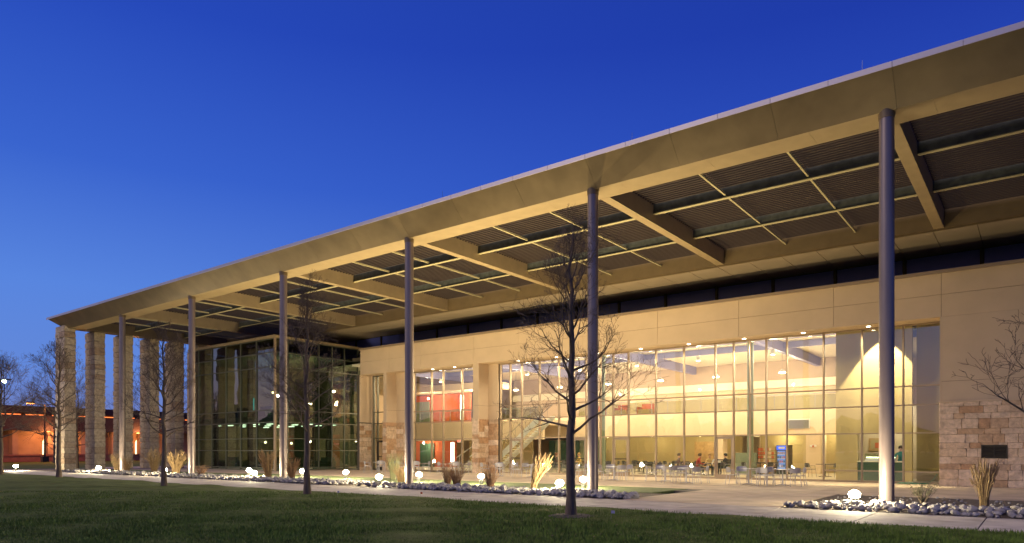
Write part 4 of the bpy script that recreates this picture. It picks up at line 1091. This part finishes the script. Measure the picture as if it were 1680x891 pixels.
tree(-29.65, 14.31, 6.5, .115, 2.1, 2.1, 14, 'bare tree before the fourth and fifth stone pillars')
tree(-43.85, 15.3, 7.1, .13, 2.3, 2.4, 22, 'bare tree before the leftmost stone pillar')
tree(-52.3, 15.0, 6.8, .13, 2.2, 3.0, 31, 'bare tree cut by the left edge of the photo')
tree(.42, 13.7, 5.0, .10, 1.9, 1.45, 41, 'bare tree at the right edge, only its branch tips in view', dens=.62)
tree(-63.5, 23.5, 6.6, .12, 1.6, 2.3, 52, 'dark bare tree between the first two stone pillars', dens=.9, group='bare trees beyond the pillars')
for k, (x_, y_, h_) in enumerate(((-96, 33, 5.0), (-118, 28, 9.5), (-125, 40, 10), (-122, 51, 10.5), (-118, 62, 9.5))):
    tree(x_, y_, h_, .16, 1.6 if k == 0 else 3, 2.2 if k == 0 else 4.2, 60+k, ('young bare tree before the orange lit building', 'far bare tree behind the low building, leftmost', 'far bare tree behind the low building near the street lamp', 'far bare tree seen between the first two pillars', 'far bare tree seen between the third and fourth pillars')[k], dens=.6, group='bare trees beyond the pillars')
# mulch ring at the foot of the foreground tree
o = struct('tree_mulch_ring', MB().lathe([(.55, .02), (.42, .05), (.12, .06)], (-8.65, 13.56), 28), M['soil'], True)
# tiny utility flags and hose
for k, (x_, y_, mk, lb) in enumerate(((-15.6, 15.6, 'redp', 'small red utility flag at the lawn edge near the third column'), (-18.2, 14.4, 'mauve', 'small blue utility flag in the lawn right of the second tree'), (-7.5, 13.4, 'mauve', 'small blue utility flag right of the foreground tree'))):
    t = thing('marker_flag', lb, 'flag', (x_, y_, 0), 0, 'utility flags in the lawn')
    obj('wire', MB().tube((x_, y_, 0), (x_, y_, .22), .003, n=5), M['lampmetal'], t); obj('flag', MB().box(x_, x_+.09, y_-.002, y_+.002, .16, .22), M[mk], t)
hm = MB(); pts = []
for k in range(64):
    a = k/64*6.283*3; pts.append((-4.55+(.55+.05*math.sin(a*.7))*math.cos(a), 35.45+(.22+.02*math.cos(a))*math.sin(a), .03+k*.0009))
pts += [(-3.9, 35.5, .06), (-3.7, 35.3, .25), (-3.55, 35.2, .5)]
hm.path(pts, [.013]*len(pts), 6)
tag(obj('garden_hose', hm, mat('green_rubber', (.02, .16, .09), .4), None, True), 'green garden hose coiled on the terrace beside the stone wall', 'hose')

# ================================================================== FAR BUILDING
FB = thing('low_building', 'low dark roofed building glowing orange beyond the stone pillars', 'building', (-112, 45, 0))
obj('wall', MB().box(-114, -112, 8, 88, 0, 4.2), M['farwall'], FB)
obj('upper_storey', MB().box(-120, -109.5, 6, 90, 4.2, 6.3).box(-120, -110.5, 6, 90, 6.7, 7.6).box(-120, -111.5, 6, 90, 6.3, 6.7), M['fardark'], FB)
y_ = 12
while y_ < 86:
    if int(y_*10) % 3: 
        fw = obj('window', MB().box(-112.0, -111.93, y_+1.5, y_+2.9, 1.0, 3.0), M['bronze'], FB)
        pc('pane', 'dglass', fw, -111.925, -111.9, y_+1.6, y_+2.15, 1.1, 2.9); pc('pane', 'dglass', fw, -111.925, -111.9, y_+2.25, y_+2.8, 1.1, 2.9)
    pc('pier', 'farwall', FB, -111.99, -110.6, y_, y_+.7, 0, 4.19); y_ += 4.2
for k, y_ in enumerate((24.4, 37.0, 49.6, 62)):
    a = obj('doorway', MB().prism([(y_, .9), (y_+1.4, .9), (y_+1.4, 2.6)]+[(y_+.7+.7*math.cos(q*math.pi/6), 2.6+.7*math.sin(q*math.pi/6)) for q in range(7)]+[(y_, 2.6)], 'x', -112.02, -111.96), M['doorlit'], FB)
for k in range(13): pc('soffit_light', 'neon', FB, -111.45, -111.3, 22+k*3.2, 24.6+k*3.2-(k % 3)*.5, 6.32, 6.5)
tag(obj('garden_wall', MB().box(-104.5, -104, 10, 85, 0, .75).box(-104.6, -103.9, 10, 85, .75, .95), M['brick']), 'low brick garden wall before the orange lit building', 'wall')
for k, (y_) in enumerate((25, 37, 49, 61)):
    t = thing('sodium_lamp', ('orange wall lamp on the low building, ' + ('leftmost', 'left of the first pillar', 'between the first two pillars', 'beyond the third pillar')[k]), 'wall lamp', (-109, y_, 4.0), 0, 'orange lamps of the low building')
    obj('lens', MB().box(-109.9, -109.6, y_-.15, y_+.15, 4.05, 4.15), M['sodium'], t); obj('bracket', MB().box(-109.9, -109.6, y_-.1, y_+.1, 4.15, 4.195), M['bronze'], t)
    add_light('bulb', 'POINT', (-108.6, y_, 3.7), 950, (1, .40, .14), .2, parent=t)
# dark trees on the horizon all round the campus
def tree_line():
    rng = random.Random(70); mb = MB()
    for k in range(520):
        a = R(rng.uniform(173, 385)); rad = rng.uniform(175, 215); cx, cy = rad*math.cos(a), rad*math.sin(a)
        h = rng.uniform(6, 15); w = rng.uniform(3, 7); b = len(mb.v); n = 7
        mb.v.append((cx, cy, h))
        for lv, (f, zz) in enumerate(((.55, .86), (1, .5), (.8, .12))):
            for q in range(n):
                t_ = q/n*6.283; rr = w*f*rng.uniform(.7, 1.25); mb.v.append((cx+rr*math.cos(t_), cy+rr*math.sin(t_), h*zz*rng.uniform(.9, 1.1)))
        for q in range(n): mb.face((b, b+1+q, b+1+(q+1) % n))
        for lv in range(2):
            for q in range(n): i0 = b+1+lv*n; mb.face((i0+q, i0+n+q, i0+n+(q+1) % n, i0+(q+1) % n))
        mb.tube((cx, cy, -.2), (cx, cy, h*.3), .3, .25, 5)
    o = obj('distant_trees', mb, M['bark'], None, fix=False); tag(o, 'dark mass of distant bare trees along the horizon', 'trees'); o['kind'] = 'stuff'
tree_line()
def litter():
    rng = random.Random(31); mb = MB()
    for k in range(900):
        y = rng.uniform(9, 19.1); x = rng.uniform(-30, 2); z = .012 if y > 16 else .085
        if y > 16 and rng.random() < .75: continue
        s_ = rng.uniform(.012, .03); a = rng.random()*6.28; b = len(mb.v); u = Vector((math.cos(a), math.sin(a), rng.uniform(-.2, .3)))*s_; w = Vector((-math.sin(a), math.cos(a), rng.uniform(-.2, .3)))*s_*.6; c = Vector((x, y, z))
        mb.v += [tuple(c-u), tuple(c-w), tuple(c+u*1.2), tuple(c+w)]; mb.face((b, b+1, b+2, b+3))
    o = obj('fallen_leaves', mb, M['dry'], None, fix=False); tag(o, 'dry brown leaves scattered over the lawn and path', 'leaves'); o['kind'] = 'stuff'
litter()
# street lamps
def street_lamp(x, y, h, label, lit, pw):
    t = thing('street_lamp', label, 'street lamp', (x, y, 0), 0, 'street lamps'); obj('pole', MB().tube((x, y, 0), (x, y, h), .12, .07, 10).box(x-.35, x+.35, y-.35, y+.35, 0, .7), M['bronze'], t, True)
    for s_ in (-1, 1):
        obj('arm', MB().tube((x, y, h-.2), (x+s_*.2, y+s_*1.3, h), .04, n=6), M['bronze'], t)
        hd = obj('head', MB().box(x+s_*.2-.25, x+s_*.2+.25, y+s_*1.5-.4, y+s_*1.5+.4, h, h+.18), M['bronze'], t)
        obj('lens', MB().box(x+s_*.2-.2, x+s_*.2+.2, y+s_*1.5-.36, y+s_*1.5+.36, h-.1, h-.005), M['sodium'] if lit else M['lampmetal'], hd)
        if lit: add_light('bulb', 'POINT', (x+s_*.2, y+s_*1.5, h-.4), pw, (1, .30, .06), .2, parent=t)
street_lamp(-100, 33.3, 7.4, 'double headed street lamp glowing orange left of the first stone pillar', True, 900)
t = thing('mast_light', 'small greenish white lamp shining through the leftmost tree', 'lamp', (-150, 43.5, 0), 0, 'street lamps')
obj('pole', MB().tube((-150, 43.5, 0), (-150, 43.5, 14), .14, .08, 8), M['bronze'], t, True); obj('lens', MB().lathe([(.05, 13.7), (.34, 13.9), (.34, 14.2), (.05, 14.4)], (-150, 43.5), 12), M['mastlens'], t, True)
street_lamp(-175, 50, 16.5, 'tall unlit lamp mast far behind the low building', False, 0)
